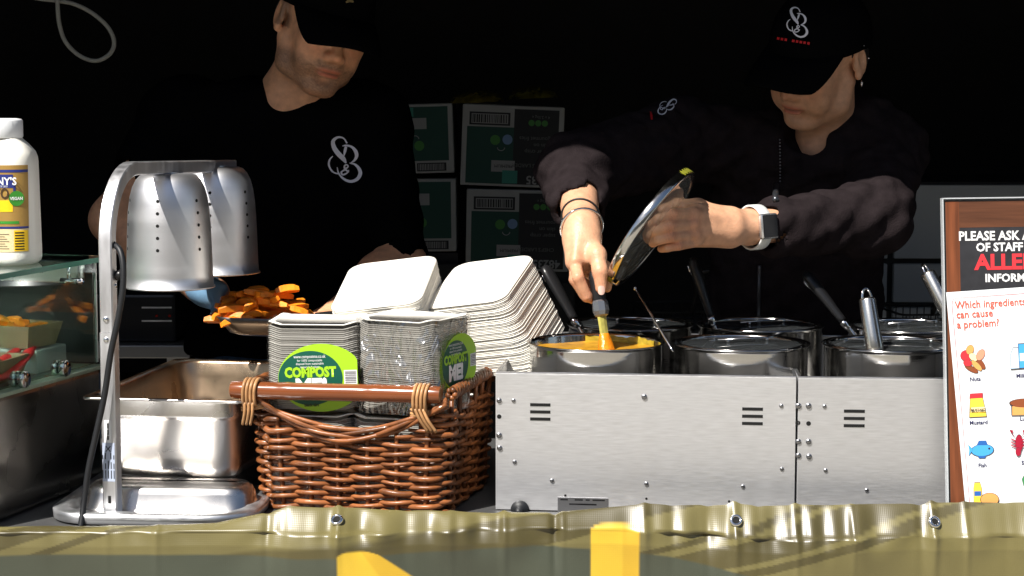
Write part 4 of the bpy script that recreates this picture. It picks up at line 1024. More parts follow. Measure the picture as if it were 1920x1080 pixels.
# ================================================================== sign
def sign():
    # leaning board; local x right, y up the board, z toward the viewer
    tl = at(1768, 374, -.185); blc = at(1779, 985, -.235)
    up = (tl - blc); Hh = up.length; up.normalize(); xr = Vector((1, .03, 0)).normalized(); xr = (xr - up*xr.dot(up)).normalized(); nz = xr.cross(up)
    root = empty('allergen_sign', blc, 0, 'wood effect allergen notice board with a white picture sheet at the right end', 'sign')
    root.rotation_euler = Matrix((xr, up, nz)).transposed().to_euler()
    
    k = .000742                                        # metres per photograph pixel at the board
    def b(x, y): return (x-1773)*k, (985-y)*k          # photograph pixel to board coordinates (corner at 1773,985)
    Wd = .30
    m = MB(); m.box((0, 0, -.006), (Wd, Hh, 0), bev=.002); m.obj('board', mat('board_back', (.03,.03,.03), .5), root)
    WOOD = mat('wood_print', lin(112,62,36)[:3], .45, var=.45, vscale=14, stretch=(9,.6,1))
    WOODH = mat('wood_print_dark', lin(86,52,34)[:3], .45, var=.4, vscale=14, stretch=(.6,9,1))
    def panel(x0, y0, x1, y1, z, mt, nm):
        p = MB(); p.poly([(x0,y0,z),(x1,y0,z),(x1,y1,z),(x0,y1,z)]); return p.obj(nm, mt, root)
    panel(.003, .003, .0225, Hh-.003, .0006, WOOD, 'wood_strip'); panel(.0226, Hh-.040, Wd-.003, Hh-.003, .0006, WOODH, 'wood_strip'); panel(Wd-.0225, .003, Wd-.003, Hh-.0402, .0006, WOOD, 'wood_strip')
    panel(.0226, .003, Wd-.0226, Hh-.0402, .0007, mat('chalkboard', lin(38,38,42)[:3], .6, var=.3, vscale=50), 'black_panel')
    e = MB(); e.box((-.0022, -.002, -.007), (-.0003, Hh+.002, .004)); e.box((-.002, Hh+.0003, -.007), (Wd, Hh+.002, .004)); e.obj('clear_cover_edge', mat('clear_edge', (.75,.78,.8), .1, trans=.5), root)
    CH = mat('chalk_white', (.74,.74,.74), .6); RD = mat('print_red', lin(214,52,60)[:3], .5)
    def T(s_, px, py, size, mt, bold=0., sx=1., rot=0., z=.0012, par=root, al='LEFT'):
        x, y = b(px, py); return text(s_, size, mt, par, Matrix.Translation((x, y, z)) @ Matrix.Rotation(R(rot), 4, 'Z'), bold=bold, sx=sx, align=al)
    T('PLEASE ASK A MEMBER', 1801, 447, .0178, CH, .0005, .93); T('OF STAFF FOR', 1834, 468, .0165, CH, .0005, .95)
    T('ALLERGEN', 1832, 502, .0295, RD, .0011, 1.05); T('INFORMATION', 1850, 526, .0155, CH, .0005, 1.0)
    # white sheet, slightly rotated
    sh = MB(); pts = [b(1775, 545), b(2100, 528), b(2120, 1000), b(1808, 1000)]; n = 14; vs = []; fs = []
    for j in range(n+1):
        for i in range(n+1):
            u, v = i/n, j/n; a = Vector(pts[0]).lerp(Vector(pts[1]), u); c_ = Vector(pts[3]).lerp(Vector(pts[2]), u); p = a.lerp(c_, v); vs.append((p.x, p.y, .0022+.0008*sin(u*3+v*2)))
    for j in range(n):
        for i in range(n): q = j*(n+1)+i; fs.append((q, q+n+1, q+n+2, q+1))
    sh.add(vs, fs); SHEET = mat('white_sheet', (.80,.83,.85), .35); sheet = sh.obj('white_sheet', SHEET, root)
    Z = .0036
    def line(pp, w_, mt, nm='printed_line'):
        m_ = MB()
        for a, c_ in zip(pp, pp[1:]):
            a = Vector(b(*a)); c_ = Vector(b(*c_)); t = (c_-a).normalized(); nn = Vector((-t.y, t.x))*w_/2
            m_.poly([(a.x-nn.x, a.y-nn.y, Z), (c_.x-nn.x, c_.y-nn.y, Z), (c_.x+nn.x, c_.y+nn.y, Z), (a.x+nn.x, a.y+nn.y, Z)])
        return m_.obj(nm, mt, sheet)
    line([(1816, 1000), (1795, 700), (1785, 567), (1787, 560), (1792, 556), (2080, 541)], .0006, RD)
    OR = mat('print_orange', lin(226,92,70)[:3], .5); NV = mat('print_navy', lin(50,50,85)[:3], .5)
    for s_, x, y in (('Which ingredients', 1791, 576), ('can cause', 1793, 594), ('a problem?', 1794, 613)): T(s_, x, y, .0150, OR, .0002, .90, 2.2, Z, sheet)
    for s_, x, y in (('Nuts', 1827, 713), ('Milk', 1914, 708), ('Mustard', 1832, 795), ('Lupin', 1922, 789), ('Fish', 1838, 876), ('Shellfish', 1929, 872)): T(s_, x, y, .0078, NV, .0002, 1, 1.5, Z, sheet, 'CENTER')
    cols = {n_: mat('print_'+n_, lin(*c_)[:3], .5) for n_, c_ in dict(yellow=(246,206,70), red=(198,44,50), brown=(136,72,40), tan=(222,160,90), blue=(70,160,226), dblue=(40,96,170), cream=(248,226,170), dark=(40,30,40), pink=(240,150,120), green=(60,140,80), pale=(200,225,245), crim=(160,22,50)).items()}
    zc = [0]
    def shape(pp, col, nm='printed_picture', outline=True):
        zc[0] += 1; z = Z + .00005*(zc[0] % 40)
        q = [Vector(b(*p)) for p in pp]; c_ = sum(q, Vector((0,0)))/len(q)
        if outline:
            o_ = MB(); o_.poly([((p.x-c_.x)*1.07+c_.x+0, (p.y-c_.y)*1.07+c_.y, z-.00003) for p in q][::-1]); o_.obj(nm, cols['dark'], sheet)
        m_ = MB(); m_.poly([(p.x, p.y, z) for p in q][::-1]); m_.obj(nm, cols[col], sheet)
    def oval(cx, cy, a, c_, rot, col, **kw): shape([(cx + a*cos(t)*cos(R(rot)) - c_*sin(t)*sin(R(rot)), cy + a*cos(t)*sin(R(rot)) + c_*sin(t)*cos(R(rot))) for t in [2*pi*i/20 for i in range(20)]], col, **kw)
    for a in ((1836,679,15,6,50,'brown'),(1820,690,14,5,30,'brown'),(1811,665,11,10,0,'red'),(1818,654,7,9,20,'tan'),(1824,668,9,6,40,'cream'),(1838,664,11,7,-60,'pink'),(1830,684,13,5,45,'tan'),(1813,679,8,6,10,'red')): oval(*a)
    shape([(1817,746),(1840,745),(1847,780),(1815,781)], 'yellow'); shape([(1817,737),(1840,736),(1840,745),(1816,746)], 'red'); shape([(1818,763),(1844,762),(1845,771),(1817,772)], 'cream')
    T('MUSTARD', 1831, 770, .0050, cols['dark'], .0002, .9, 1.5, Z+.0026, sheet, 'CENTER')
    oval(1838,844,21,11,-3,'blue'); shape([(1820,842),(1811,833),(1813,843),(1812,854)], 'blue'); shape([(1828,834),(1832,826),(1845,826),(1848,834)], 'dblue'); oval(1851,841,2,2,0,'dark', outline=False); shape([(1829,855),(1845,855),(1842,859),(1832,859)], 'dblue')
    shape([(1822,905),(1832,905),(1835,916),(1835,945),(1820,945),(1820,916)], 'yellow'); shape([(1821,921),(1834,921),(1834,930),(1821,930)], 'dblue', outline=False); oval(1850,937,17,12,0,'tan')
    shape([(1900,652),(1910,652),(1915,664),(1915,690),(1895,691),(1895,664)], 'pale'); shape([(1910,645),(1940,644),(1941,688),(1912,690)], 'blue'); shape([(1912,662),(1940,661),(1940,676),(1912,677)], 'pale', outline=False)
    shape([(1896,762),(1950,760),(1950,778),(1896,779)], 'tan'); oval(1921,756,29,8,0,'brown')
    oval(1908,832,7,16,0,'crim'); oval(1906,848,5,8,0,'crim')
    for s_ in (-1, 1): shape([(1906+s_*4,822),(1906+s_*13,812),(1906+s_*16,806),(1906+s_*9,808),(1906+s_*11,815)], 'crim'); 
    for q in range(3):
        for s_ in (-1, 1): shape([(1906+s_*5,826+q*6),(1906+s_*14,822+q*6),(1906+s_*14,824+q*6),(1906+s_*5,829+q*6)], 'crim', outline=False)
    shape([(1912,900),(1918,890),(1928,892),(1930,905),(1924,915),(1915,912)], 'green'); oval(1922,925,5,12,20,'green')
sign()
# ================================================================== people
def pose(c, yaw, pitch, roll, s=1.):
    return Matrix.Translation(c) @ (Matrix.Rotation(R(yaw), 4, 'Z') @ Matrix.Rotation(R(pitch), 4, 'X') @ Matrix.Rotation(R(roll), 4, 'Y')) @ Matrix.Scale(s, 4)
def head(S, T, man):
    s = T.to_scale().x; rot = np.array((T.to_3x3() * (1/s)))
    P_ = lambda x, y, z: np.array(T @ Vector((x, y, z)))
    E = lambda c, r, k=.012, sub=False, rx=0.: S.ell(P_(*c), np.array(r)*s, rot @ np.array(Matrix.Rotation(R(rx), 3, 'X')), k*s, sub)
    C = lambda a, b, ra, rb, k=.012, sub=False: S.cap(P_(*a), P_(*b), ra*s, rb*s, k*s, sub)
    j = 1.0 if man else .92
    E((0, .018, .035), (.076, .095, .086), .02)
    E((0, -.034, -.020), (.0605, .056, .080), .02)                       # mid face
    E((0, -.030, .035), (.062, .058, .045), .02)                         # forehead
    for q in (-1, 1):
        C((q*.060*j, .004, -.040), (q*.050*j, -.012, -.078), .015, .016, .025)   # jaw angle
        C((q*.050*j, -.012, -.078), (q*.018, -.058, -.100), .016, .015, .025)
        E((q*.040, -.062, -.020), (.020, .018, .018), .02)                # cheekbone
        E((q*.034, -.060, -.055), (.022, .022, .026), .02)                # cheek
        E((q*.031, -.094, .006), (.016, .010, .009), .010, True)          # eye socket
        E((q*.031, -.072, .005), (.0135, .0130, .0115), .004)             # lidded eye
        C((q*.012, -.083, .022), (q*.044, -.074, .024), .0065, .005, .012)     # brow
        E((q*.0115, -.093, -.041), (.0085, .0100, .0075), .006)           # nostril wing
        E((q*.0065, -.099, -.0475), (.0035, .005, .003), .003, True)      # nostril
        # ear
        E((q*.0775, .016, .000), (.0075, .0180, .0300), .006, rx=12)
        E((q*.0845, .014, .006), (.0050, .0105, .0180), .004, True, rx=12)
        E((q*.0790, .008, -.024), (.0060, .0080, .0095), .006)
        E((q*.0770, .001, -.006), (.0045, .0055, .0085), .005)
    E((0, -.058, -.100), (.022, .020, .016), .018)                        # chin
    C((0, -.084, .012), (0, -.101, -.030), .0068, .0085, .010)            # nose bridge
    E((0, -.104, -.038), (.0098, .0115, .0090), .008)                     # nose tip
    E((0, -.078, -.056), (.026, .014, .014), .015)                        # upper lip mound
    w_ = .024 if man else .022
    E((0, -.0885, -.0640), (w_, .0070, .0042), .005); E((0, -.0870, -.0742), (w_*.86, .0078, .0054), .005)
    E((0, -.0975, -.0690), (w_*1.02, .0080, .0013), .002, True)
    E((0, -.0830, -.0850), (.016, .006, .004), .010, True)
    return P_
def skin_colour(T, base, man):
    Ti = np.array(T.inverted())
    b = np.array(base)
    def f(pos):
        q = pos @ Ti[:3, :3].T + Ti[:3, 3]; x, y, z = q.T
        c = np.tile(b, (len(pos), 1))
        def mix(m, col):
            nonlocal c
            m = np.clip(m, 0, 1)[:, None]; c = c*(1-m) + np.array(col)*m
        fr = (y < -.03) & (z > -.13) & (z < .1) & (np.abs(x) < .09)
        hd = np.sqrt(x*x + (y+.02)**2 + z*z) < .16
        g = lambda cx, cz, sx, sz: np.exp(-((np.abs(x)-cx)/sx)**2 - ((z-cz)/sz)**2)*fr
        mix(.45*g(.036, -.03, .02, .02), b*[1.05, .78, .72]); mix(.4*g(0, -.038, .014, .012), b*[1.05, .76, .70])
        lip = np.exp(-(np.abs(x)/.022)**6)*np.exp(-((z+.0690)/.0088)**4)*(y < -.080)*fr
        mix(lip*.9, b*[.80, .42, .42]); mix(np.exp(-(np.abs(x)/.021)**6)*np.exp(-((z+.0690)/.0016)**2)*fr*(y < -.07)*.8, b*.25)
        mix(.9*np.exp(-((np.abs(x)-.030)/.018)**4)*np.exp(-((z-.0235-.05*(.03-np.abs(x)))/.0045)**2)*fr, [.03, .02, .014])
        mix(.75*np.exp(-((np.abs(x)-.031)/.013)**4)*np.exp(-((z+.0030)/.0018)**2)*fr*(y < -.07), [.02, .015, .012])
        if man:
            beard = (np.clip((-.046-z)/.016, 0, 1)*np.clip((z+.135)/.03, 0, 1)*np.clip((.02-y)/.03, 0, 1)*hd + .8*np.exp(-((z+.055)/.006)**2)*(np.abs(x) < .027)*fr)
            beard = beard*(1-lip)*(1-.75*np.exp(-(x/.011)**2-((z+.084)/.004)**2))
            nz = .5+.5*np.sin(x*2100+3*np.sin(z*1700))*np.sin(z*1900+2*np.sin(y*1500))
            mix(np.clip(beard, 0, 1)*(.40+.34*nz), [.055, .040, .030])
            sb = np.exp(-((y-.0)/.012)**2)*(z > -.02)*(z < .06)*(np.abs(x) > .055)*hd
            mix(sb*.7, [.06, .045, .035])
        hair = ((z > .012 - .9*np.clip(y-.03, 0, .2)) & (y > .035) & (z > -.075))*hd*1.0
        mix(hair*.95, [.012, .009, .008])
        return c
    return f
def cap_on(parent, T, name='cap', bl_=.074, dr=.012):
    root = None
    n = 48; c0 = Vector((0, .012, .026)); rx, ry, rz_ = .0855, .1085, .099
    mb = MB(); rings = []
    def low(a): return -.003 - .016*max(0, sin(a))                          # hem lower at the back
    for j in range(15):
        t = j/14; ring = []
        for i in range(n):
            a = 2*pi*i/n; h = low(a)/rz_
            ph = math.asin(max(-.3, h)) + (pi/2 - math.asin(max(-.3, h)))*t
            k = 1 + (.004*cos(6*a)*cos(ph) if t < .95 else 0)
            ring.append(T @ (c0 + Vector((rx*cos(a)*cos(ph)**.86*k if cos(ph) > 1e-6 else 0, ry*sin(a)*cos(ph)**.86*k if cos(ph) > 1e-6 else 0, rz_*sin(ph)))))
        rings.append(ring)
    loft(mb, rings); cr = wchild(mb.obj(name, BLACKF), parent)
    # peak
    m2 = MB(); nu, nv = 41, 12; top = []; bot = []
    for j in range(nv):
        v = j/(nv-1)
        for i in range(nu):
            u = -1 + 2*i/(nu-1); ph = u*pi/2; a = -pi/2 + u*1.12
            base = c0 + Vector((rx*cos(a)*.995, ry*sin(a)*.995, .006))
            ex = rx*sin(1.12); ey = -ry*cos(1.12)
            sx_ = math.copysign(abs(sin(ph))**.80, u) if u else 0; cx_ = max(0, cos(ph))**.72
            tip = c0 + Vector((ex*sx_*(1+.10*cx_), ey - (.103 + bl_ + ey)*cx_, .002))
            p = base.lerp(tip, v); p.z += (-.020*(abs(p.x)/.08)**2*v**.6 - dr*v*v + .004*v)*min(1, cx_*1.5)
            top.append(T @ p); bot.append(T @ (p - Vector((0, 0, .003))))
    fs = []; N_ = nu*nv
    for j in range(nv-1):
        for i in range(nu-1):
            k = j*nu+i; fs.append((k, k+nu, k+nu+1, k+1)); fs.append((N_+k, N_+k+1, N_+k+nu+1, N_+k+nu))
    for i in range(nu-1): k = (nv-1)*nu+i; fs.append((k, N_+k, N_+k+1, k+1))
    m2.add(top+bot, fs); pk = wchild(m2.obj('cap_peak', BLACKF), cr)
    bt = MB(); bt.lathe([(.007,-.0005),(.007,.002),(.004,.0035),(0,.004)], 12, T @ Matrix.Translation(c0 + Vector((0, 0, rz_)))); wchild(bt.obj('cap_button', BLACKF), cr)
    return cr
LG = [  # strokes of the emblem in photograph pixels relative to its centre, with half widths
  ([(3,-33),(-4,-43),(-15,-45),(-24,-38),(-22,-26),(-14,-14),(-4,-4),(1,4)], [1.5,1.4,2.2,3.4,4.2,4.6,4.2,1.5]),
  ([(-24,-9),(-30,-2),(-32,8),(-28,18),(-22,23),(-14,25)], [.8,1.6,2.0,1.8,1.6,1.2]),
  ([(-6,-28),(2,-29),(12,-26),(19,-18),(21,-9),(17,-1),(10,4)], [.9,1.6,2.2,3.4,3.2,2.2,.9]),
  ([(1,-27),(-1,-18),(-3,-9)], [2.4,2.6,.8]),
  ([(8,4),(18,7),(26,15),(29,25),(24,35),(13,40),(2,38),(-8,31),(-14,22),(-16,12)], [.9,1.9,3.0,3.6,3.2,2.6,2.4,1.9,1.5,.8]),
  ([(7,22),(0,16),(-2,10),(2,7),(5,11),(-2,17),(-8,22),(-5,27),(3,24),(7,18)], [1.2,1.9,1.6,1.3,1.4,1.7,1.7,1.6,1.5,1.0]),
]
def emblem(bv, cx, cy, sc, m, name, parent, rot=0., off=.0018, sqx=1., strokes=LG):
    mb = MB(); ca, sa = cos(R(rot)), sin(R(rot))
    for pts, hw in strokes:
        P3 = spline([(x, y, w_) for (x, y), w_ in zip(pts, hw)], 6); row = []
        for i, p in enumerate(P3):
            q0 = P3[max(0, i-1)]; q1 = P3[min(len(P3)-1, i+1)]; t = Vector((q1.x-q0.x, q1.y-q0.y)); t.normalize(); nn = Vector((-t.y, t.x))
            pr = []
            for s_ in (-1, 1):
                x = (p.x + nn.x*p.z*s_)*sc*sqx; y = (p.y + nn.y*p.z*s_)*sc
                x, y = x*ca - y*sa, x*sa + y*ca
                d = (at(cx+x, cy+y, 0) - CAM).normalized(); h, nr, _, _ = bv.ray_cast(CAM, d)
                if h is None: pr = None; break
                if nr.dot(d) > 0: nr = -nr
                pr.append(h + nr*off)
            row.append(pr)
        for a, b in zip(row, row[1:]):
            if a and b: mb.add([a[0], a[1], b[1], b[0]], [(0, 1, 2, 3)])
    return wchild(mb.obj(name, m), parent)
def cloth_noise(amp, f):
    def fn(X, Y_, Z):
        a = np.abs(np.sin(f*(X*.8+.7*Z) + 1.6*np.sin(f*.55*Y_+.8) + .7*np.sin(f*.9*Z)))
        b = np.abs(np.sin(f*(.45*X-.9*Z) + 1.8*np.sin(f*.4*X+f*.5*Y_)))
        return amp*(.9 - a**.7 - .7*b**.8 + .5) + amp*.5*np.sin(f*2.3*Z - f*1.4*X + 1.5*np.sin(f*Y_))
    return fn
def finger(S, pts, r0, r1, k=.0022):
    n = len(pts); S.chain([np.array(p) for p in pts], list(np.linspace(r0, r1, n)), k)
def nail(parent, p, d, up, w_=.0052, l_=.0070):
    d = Vector(d).normalized(); up = Vector(up); up = (up - d*up.dot(d)).normalized(); sd = d.cross(up); M = Matrix((sd, d, up)).transposed().to_4x4(); M.translation = Vector(p)
    mb = MB(); vs = []; fs = []
    for j in range(7):
        for i in range(7):
            u = -1+i/3; v = -1+j/3; e = 1 - .25*abs(v)**3; vs.append(M @ Vector((u*w_*e, v*l_*(1-.15*u*u), .0015*(1-u*u))))
    for j in range(6):
        for i in range(6): k = j*7+i; fs.append((k, k+1, k+8, k+7))
    mb.add(vs, fs); return wchild(mb.obj('fingernail', mat('nail', (.66,.45,.38), .25)), parent)

# ------------------------------------------------------------------ woman
def woman():
    root = empty('person', (.52, .60, 0), 0, 'woman in a black cap and charcoal hoodie stirring curry and lifting a pan lid', 'person')
    T = pose((.522, .42, 1.556), -43, 19, 10, .95)
    S = SDF(.0021); hp = head(S, T, False)
    nb = at(1545, 300, .50)
    S.cap(hp(0, .025, -.045), nb, .048, .055, .03); S.cap(nb, at(1500, 430, .57), .055, .07, .04)
    chest = at(1498, 420, .56); S.ell(chest, (.10, .06, .12), None, .04)
    SR, SL = at(1275, 262, .50), at(1660, 285, .50); ER, EL = at(1080, 320, .29), at(1640, 408, .27)
    WR, WL = at(1091, 428, .075), at(1402, 426, .125)
    for s_, e_, w_ in ((SR, ER, WR), (SL, EL, WL)):
        S.cap(chest + Vector((0, .06, 0)), s_ + Vector((0, .03, 0)), .02, .025, .03); S.cap(s_, e_, .036, .033, .02)
        m_ = e_.lerp(w_, .35); S.cap(e_, m_, .033, .034, .02); S.cap(m_, w_, .034, .0255, .02)
    # right hand gripping the ladle from above (knuckles toward the viewer)
    A = lambda x, y, Y: np.array(at(x, y, Y))
    S.cap(A(1091, 425, .075), A(1092, 448, .062), .0255, .027, .015)
    S.cap(A(1080, 448, .060), A(1080, 490, .040), .0185, .0170, .014); S.cap(A(1100, 446, .062), A(1106, 488, .050), .0190, .0165, .014); S.cap(A(1092, 450, .072), A(1094, 492, .062), .020, .018, .014)
    for x0, x1, Yk in ((1082, 1078, .030), (1090, 1087, .036), (1100, 1100, .040)): S.cap(A(x0, 446, .042), A(x1, 488, Yk-.010), .0035, .0055, .010)
    finger(S, [A(1078,490,.034), A(1084,520,.006), A(1100,556,.012), A(1112,560,.030), A(1126,552,.040)], .0098, .0074)
    finger(S, [A(1080,490,.052), A(1078,524,.030), A(1096,552,.034), A(1114,552,.050), A(1130,540,.054)], .0098, .0074)
    finger(S, [A(1086,490,.070), A(1084,520,.058), A(1102,540,.062), A(1122,538,.068), A(1136,524,.062)], .0095, .0072)
    finger(S, [A(1096,486,.084), A(1098,508,.084), A(1116,522,.084), A(1132,516,.078), A(1141,505,.068)], .0095, .0072)
    finger(S, [A(1104,452,.056), A(1120,478,.026), A(1125,508,.010), A(1127,540,.006)], .0150, .0090, .008)
    finger(S, [A(1116,486,.050), A(1136,500,.040), A(1141,522,.032), A(1138,540,.030)], .0095, .0072)
    # left hand closing on the lid knob
    S.cap(A(1402, 426, .125), A(1372, 424, .105), .0255, .027, .015)
    S.cap(A(1366, 412, .100), A(1300, 400, .070), .0195, .0165, .014); S.cap(A(1366, 430, .098), A(1298, 424, .066), .0200, .0165, .014); S.cap(A(1368, 442, .100), A(1304, 446, .074), .0185, .0150, .014)
    for x_, y_, Y_ in ((1301,401,.050),(1299,420,.044),(1301,439,.047),(1307,453,.056)): S.ell(A(x_, y_, Y_), (.0095, .0085, .0085), None, .008)
    for y0, y1 in ((410, 401), (422, 420), (434, 438)): S.cap(A(1362, y0, .082), A(1302, y1, .052), .0035, .0060, .010)
    finger(S, [A(1300,401,.060), A(1262,402,.022), A(1234,410,.020), A(1222,420,.034)], .0098, .0072)
    finger(S, [A(1298,420,.054), A(1256,424,.012), A(1230,432,.012), A(1220,440,.028)], .0098, .0072)
    finger(S, [A(1300,439,.056), A(1258,444,.014), A(1234,450,.014), A(1224,456,.030)], .0094, .0070)
    finger(S, [A(1306,453,.066), A(1272,460,.030), A(1250,464,.026), A(1240,466,.040)], .0086, .0066)
    finger(S, [A(1350,404,.104), A(1308,388,.096), A(1272,386,.088), A(1244,394,.080)], .0145, .0090, .008)
    base_col = skin_colour(T, (.60, .325, .195), False)
    joints = np.array([A(1084,520,.006), A(1078,524,.030), A(1078,488,.030), A(1125,508,.008), A(1126,536,.004), A(1300,401,.052), A(1298,420,.046), A(1300,439,.050), A(1262,402,.018), A(1256,424,.008), A(1258,444,.010), A(1272,460,.026), A(1100,556,.010)])
    def colr(pos):
        c = base_col(pos)
        for q in joints:
            w_ = np.exp(-((pos-q)**2).sum(1)/.011**2)[:, None]*.55; c = c*(1-w_) + c*np.array([.96, .66, .60])*w_
            w_ = np.exp(-((pos-q)**2).sum(1)/.009**2)*np.clip(np.sin((pos[:, 2]+.6*pos[:, 0])*2600)-.35, 0, 1); c = c*(1-.5*w_[:, None])
        return c
    body = sdf_obj('body', S, SKIN, root, colour=colr)
    tp = at(1127, 543, .006); nail(body, tp + Vector((0, -.0088, .0)), at(1127.4, 560, .006)-at(1127, 540, .006), (0, -1, .12))
    # clothing
    H = SDF(.0045)
    H.ell(at(1500, 395, .55), (.165, .098, .15), None, .05); H.ell(at(1490, 560, .56), (.16, .105, .19), None, .05); H.ell(at(1485, 760, .60), (.165, .115, .17), None, .05)
    H.cap(SR, SL, .062, .062, .05); H.cap(nb + Vector((-.06, -.01, -.022)), nb + Vector((.065, .02, -.02)), .056, .056, .05)
    H.cap(SR, ER, .074, .062, .04); H.cap(ER, at(1084, 378, .185), .060, .047, .03)
    H.cap(SL, EL, .070, .060, .04); H.cap(EL, at(1452, 427, .160), .058, .048, .03)
    H.cap(at(1612, 225, .50), at(1565, 285, .46), .050, .045, .04); H.cap(at(1470, 285, .47), at(1440, 300, .50), .035, .04, .04); H.ell(at(1082, 372, .20), (.049, .044, .026), None, .02); H.ell(at(1600, 418, .25), (.045, .042, .048), None, .03)
    # openings: sleeves and neck
    c1 = at(1091, 420, .09); d1 = (c1 - at(1084, 378, .185)).normalized(); H.cap(np.array(at(1086, 384, .165)), np.array(c1 + d1*.06), .034, .040, .004, True)
    c2 = at(1402, 426, .125); H.cap(np.array(at(1450, 427, .160)), np.array(at(1380, 425, .11)), .030, .034, .004, True)
    H.cap(np.array(hp(0, -.02, -.07)), np.array(at(1516, 252, .44)), .046, .034, .012, True)
    ho = sdf_obj('hoodie', H, HOODIE, root, noise=cloth_noise(.0048, 52))
    # deep neckline, zip and cord
    bv = bvh_of(ho)
    def onto(pp, off=.002):
        out = []
        for x, y in pp:
            d = (at(x, y, 0)-CAM).normalized(); h, nr, _, _ = bv.ray_cast(CAM, d)
            if h is not None: out.append(h - d*off)
        return out
    z_ = onto([(1424-.12*i, 498+i*7) for i in range(22)], .002)
    if len(z_) > 4: m_ = MB(); m_.tube(z_, .0032, 6); wchild(m_.obj('zip', mat('zip_teeth', (.10,.10,.105), .35, .6)), ho)
    z_ = onto([(1462+.2*i-.012*i*i, 262+i*6) for i in range(14)], .003)
    m_ = MB()
    for i in range(len(z_)): m_.lathe([(0,.0016),(.0014,.0008),(.0014,-.0008),(0,-.0016)], 6, Matrix.Translation(z_[i]))
    wchild(m_.obj('neck_chain', SCREW), root)
    z_ = onto([(1455, 348), (1454, 374)], .005); m_ = MB(); m_.tube(z_, .0055, 8); wchild(m_.obj('pendant_tag', mat('tag_metal', (.08,.085,.095), .3, .8)), root)
    emblem(bv, 1250, 202, .46, LOGO, 'sleeve_emblem', ho, rot=68, sqx=.75)
    emblem(bv, 1221, 218, .5, mat('red_thread', (.5,.008,.012), .7), 'sleeve_red_mark', ho, rot=0, strokes=[([(-2,-14),(-1,-4),(1,6),(2,16)], [3,4,4,3])])
    cp = cap_on(root, T, bl_=.084, dr=.028); bvc = bvh_of(cp)
    emblem(bvc, 1497, 44, .62, LOGO, 'cap_emblem', cp, rot=6)
    emblem(bvc, 1490, 77, 1., mat('red_thread', (.5,.008,.012), .7), 'cap_red_lettering', cp, rot=9, strokes=[([(-32+7*i,0),(-30+7*i,0),(-27.5+7*i,0)], [2.6,2.2,2.4]) for i in range(9) if i != 3])
    # hair bun strands under the cap edge
    hr = SDF(.003); hr.ell(np.array(hp(.0, .055, -.01)), np.array((.066, .05, .055))*.95, np.array(T.to_3x3())/.95, .02); hr.ell(np.array(hp(0, .10, -.02)), (.03, .03, .03), None, .02)
    hr.ell(np.array(hp(.071, .012, .018)), (.008, .016, .018), np.array(T.to_3x3())/.95, .01)
    sdf_obj('hair', hr, mat('dark_hair', (.010,.007,.006), .55, bump=.6, bscale=300, stretch=(6,6,1)), root)
    for (lx, ly, lz), r_ in (((.0845, .010, -.040), .005), ):
        p = T @ Vector((lx, ly, lz)); m_ = MB(); m_.tube([p + Vector((.0015*cos(a), .004*cos(a), .0055*sin(a))) for a in [2*pi*k/16 for k in range(16)]], .0009, 6, closed=True); wchild(m_.obj('earring', CHROME), root)
    for lx, ly, lz in ((.0868, .030, .002), (.084, .018, .029)):
        m_ = MB(); m_.lathe([(0,.0018),(.0013,.0012),(.0018,0),(.0013,-.0012),(0,-.0018)], 8, Matrix.Translation(T @ Vector((lx, ly, lz)))); wchild(m_.obj('ear_stud', CHROME), root)
    # bracelets
    f = (WR-ER).normalized()
    def ringon(c, ax, ra, rb, tr, nm, m, tilt=0.):
        ax = Vector(ax).normalized(); sx = ax.cross(Vector((0, 1, 0))).normalized(); sy = ax.cross(sx); mb = MB()
        mb.tube([c + sx*ra*cos(a) + sy*rb*sin(a) + ax*tilt*cos(a) for a in [2*pi*k/36 for k in range(36)]], tr, 8, closed=True); return wchild(mb.obj(nm, m), root)
    ringon(ER.lerp(WR, .80), f, .0295, .0295, .0016, 'hair_tie', RUBBER, .004)
    ringon(ER.lerp(WR, .985), f, .0325, .0315, .0021, 'silver_bangle', CHROME, -.006)
    # watch
    fl = (WL-EL).normalized(); wc = at(1415, 426, .132)
    sx = fl.cross(Vector((0, 0, 1))).normalized(); up = sx.cross(fl); mb = MB(); rings = []
    WB = mat('watch_band', (.72,.74,.72), .5)
    for a in [2*pi*k/40 for k in range(41)]:
        c = wc + sx*.0315*cos(a) + up*.0335*sin(a); nrm = (sx*cos(a)+up*sin(a))
        rings.append([c - fl*.0105 , c - fl*.0095 + nrm*.0022, c + fl*.0095 + nrm*.0022, c + fl*.0105, c + fl*.0095 - nrm*.001, c - fl*.0095 - nrm*.001])
    loft(mb, rings); wchild(mb.obj('watch_band', WB), root)
    nrm = (CAM - wc).normalized(); nrm = (nrm - fl*nrm.dot(fl)).normalized(); u2 = nrm.cross(fl)
    Mw = Matrix((fl, u2, nrm)).transposed().to_4x4(); Mw.translation = wc + nrm*.031
    mb = MB(); mb.box((-.0165, -.0200, -.003), (.0165, .0200, .0070), Mw, bev=.0035); wo_ = smooth_angle(wchild(mb.obj('watch_case', mat('watch_silver', (.75,.75,.76), .25, .9)), root), 60)
    mb = MB(); mb.box((-.0140, -.0175, .0070), (.0140, .0175, .0082), Mw, bev=.0008); wchild(mb.obj('watch_screen', mat('watch_glass', (.004,.004,.005), .05)), wo_)
    # trousers
    J = SDF(.010); J.ell(at(1485, 800, .60), (.165, .115, .14), None, .05)
    for x in (.42, .60): J.cap((x, .62, .86), (x+.005, .60, .48), .085, .06, .03); J.cap((x+.005, .60, .48), (x+.01, .64, .06), .06, .05, .03)
    sdf_obj('trousers', J, mat('dark_trousers', (.015,.015,.017), .9), root)
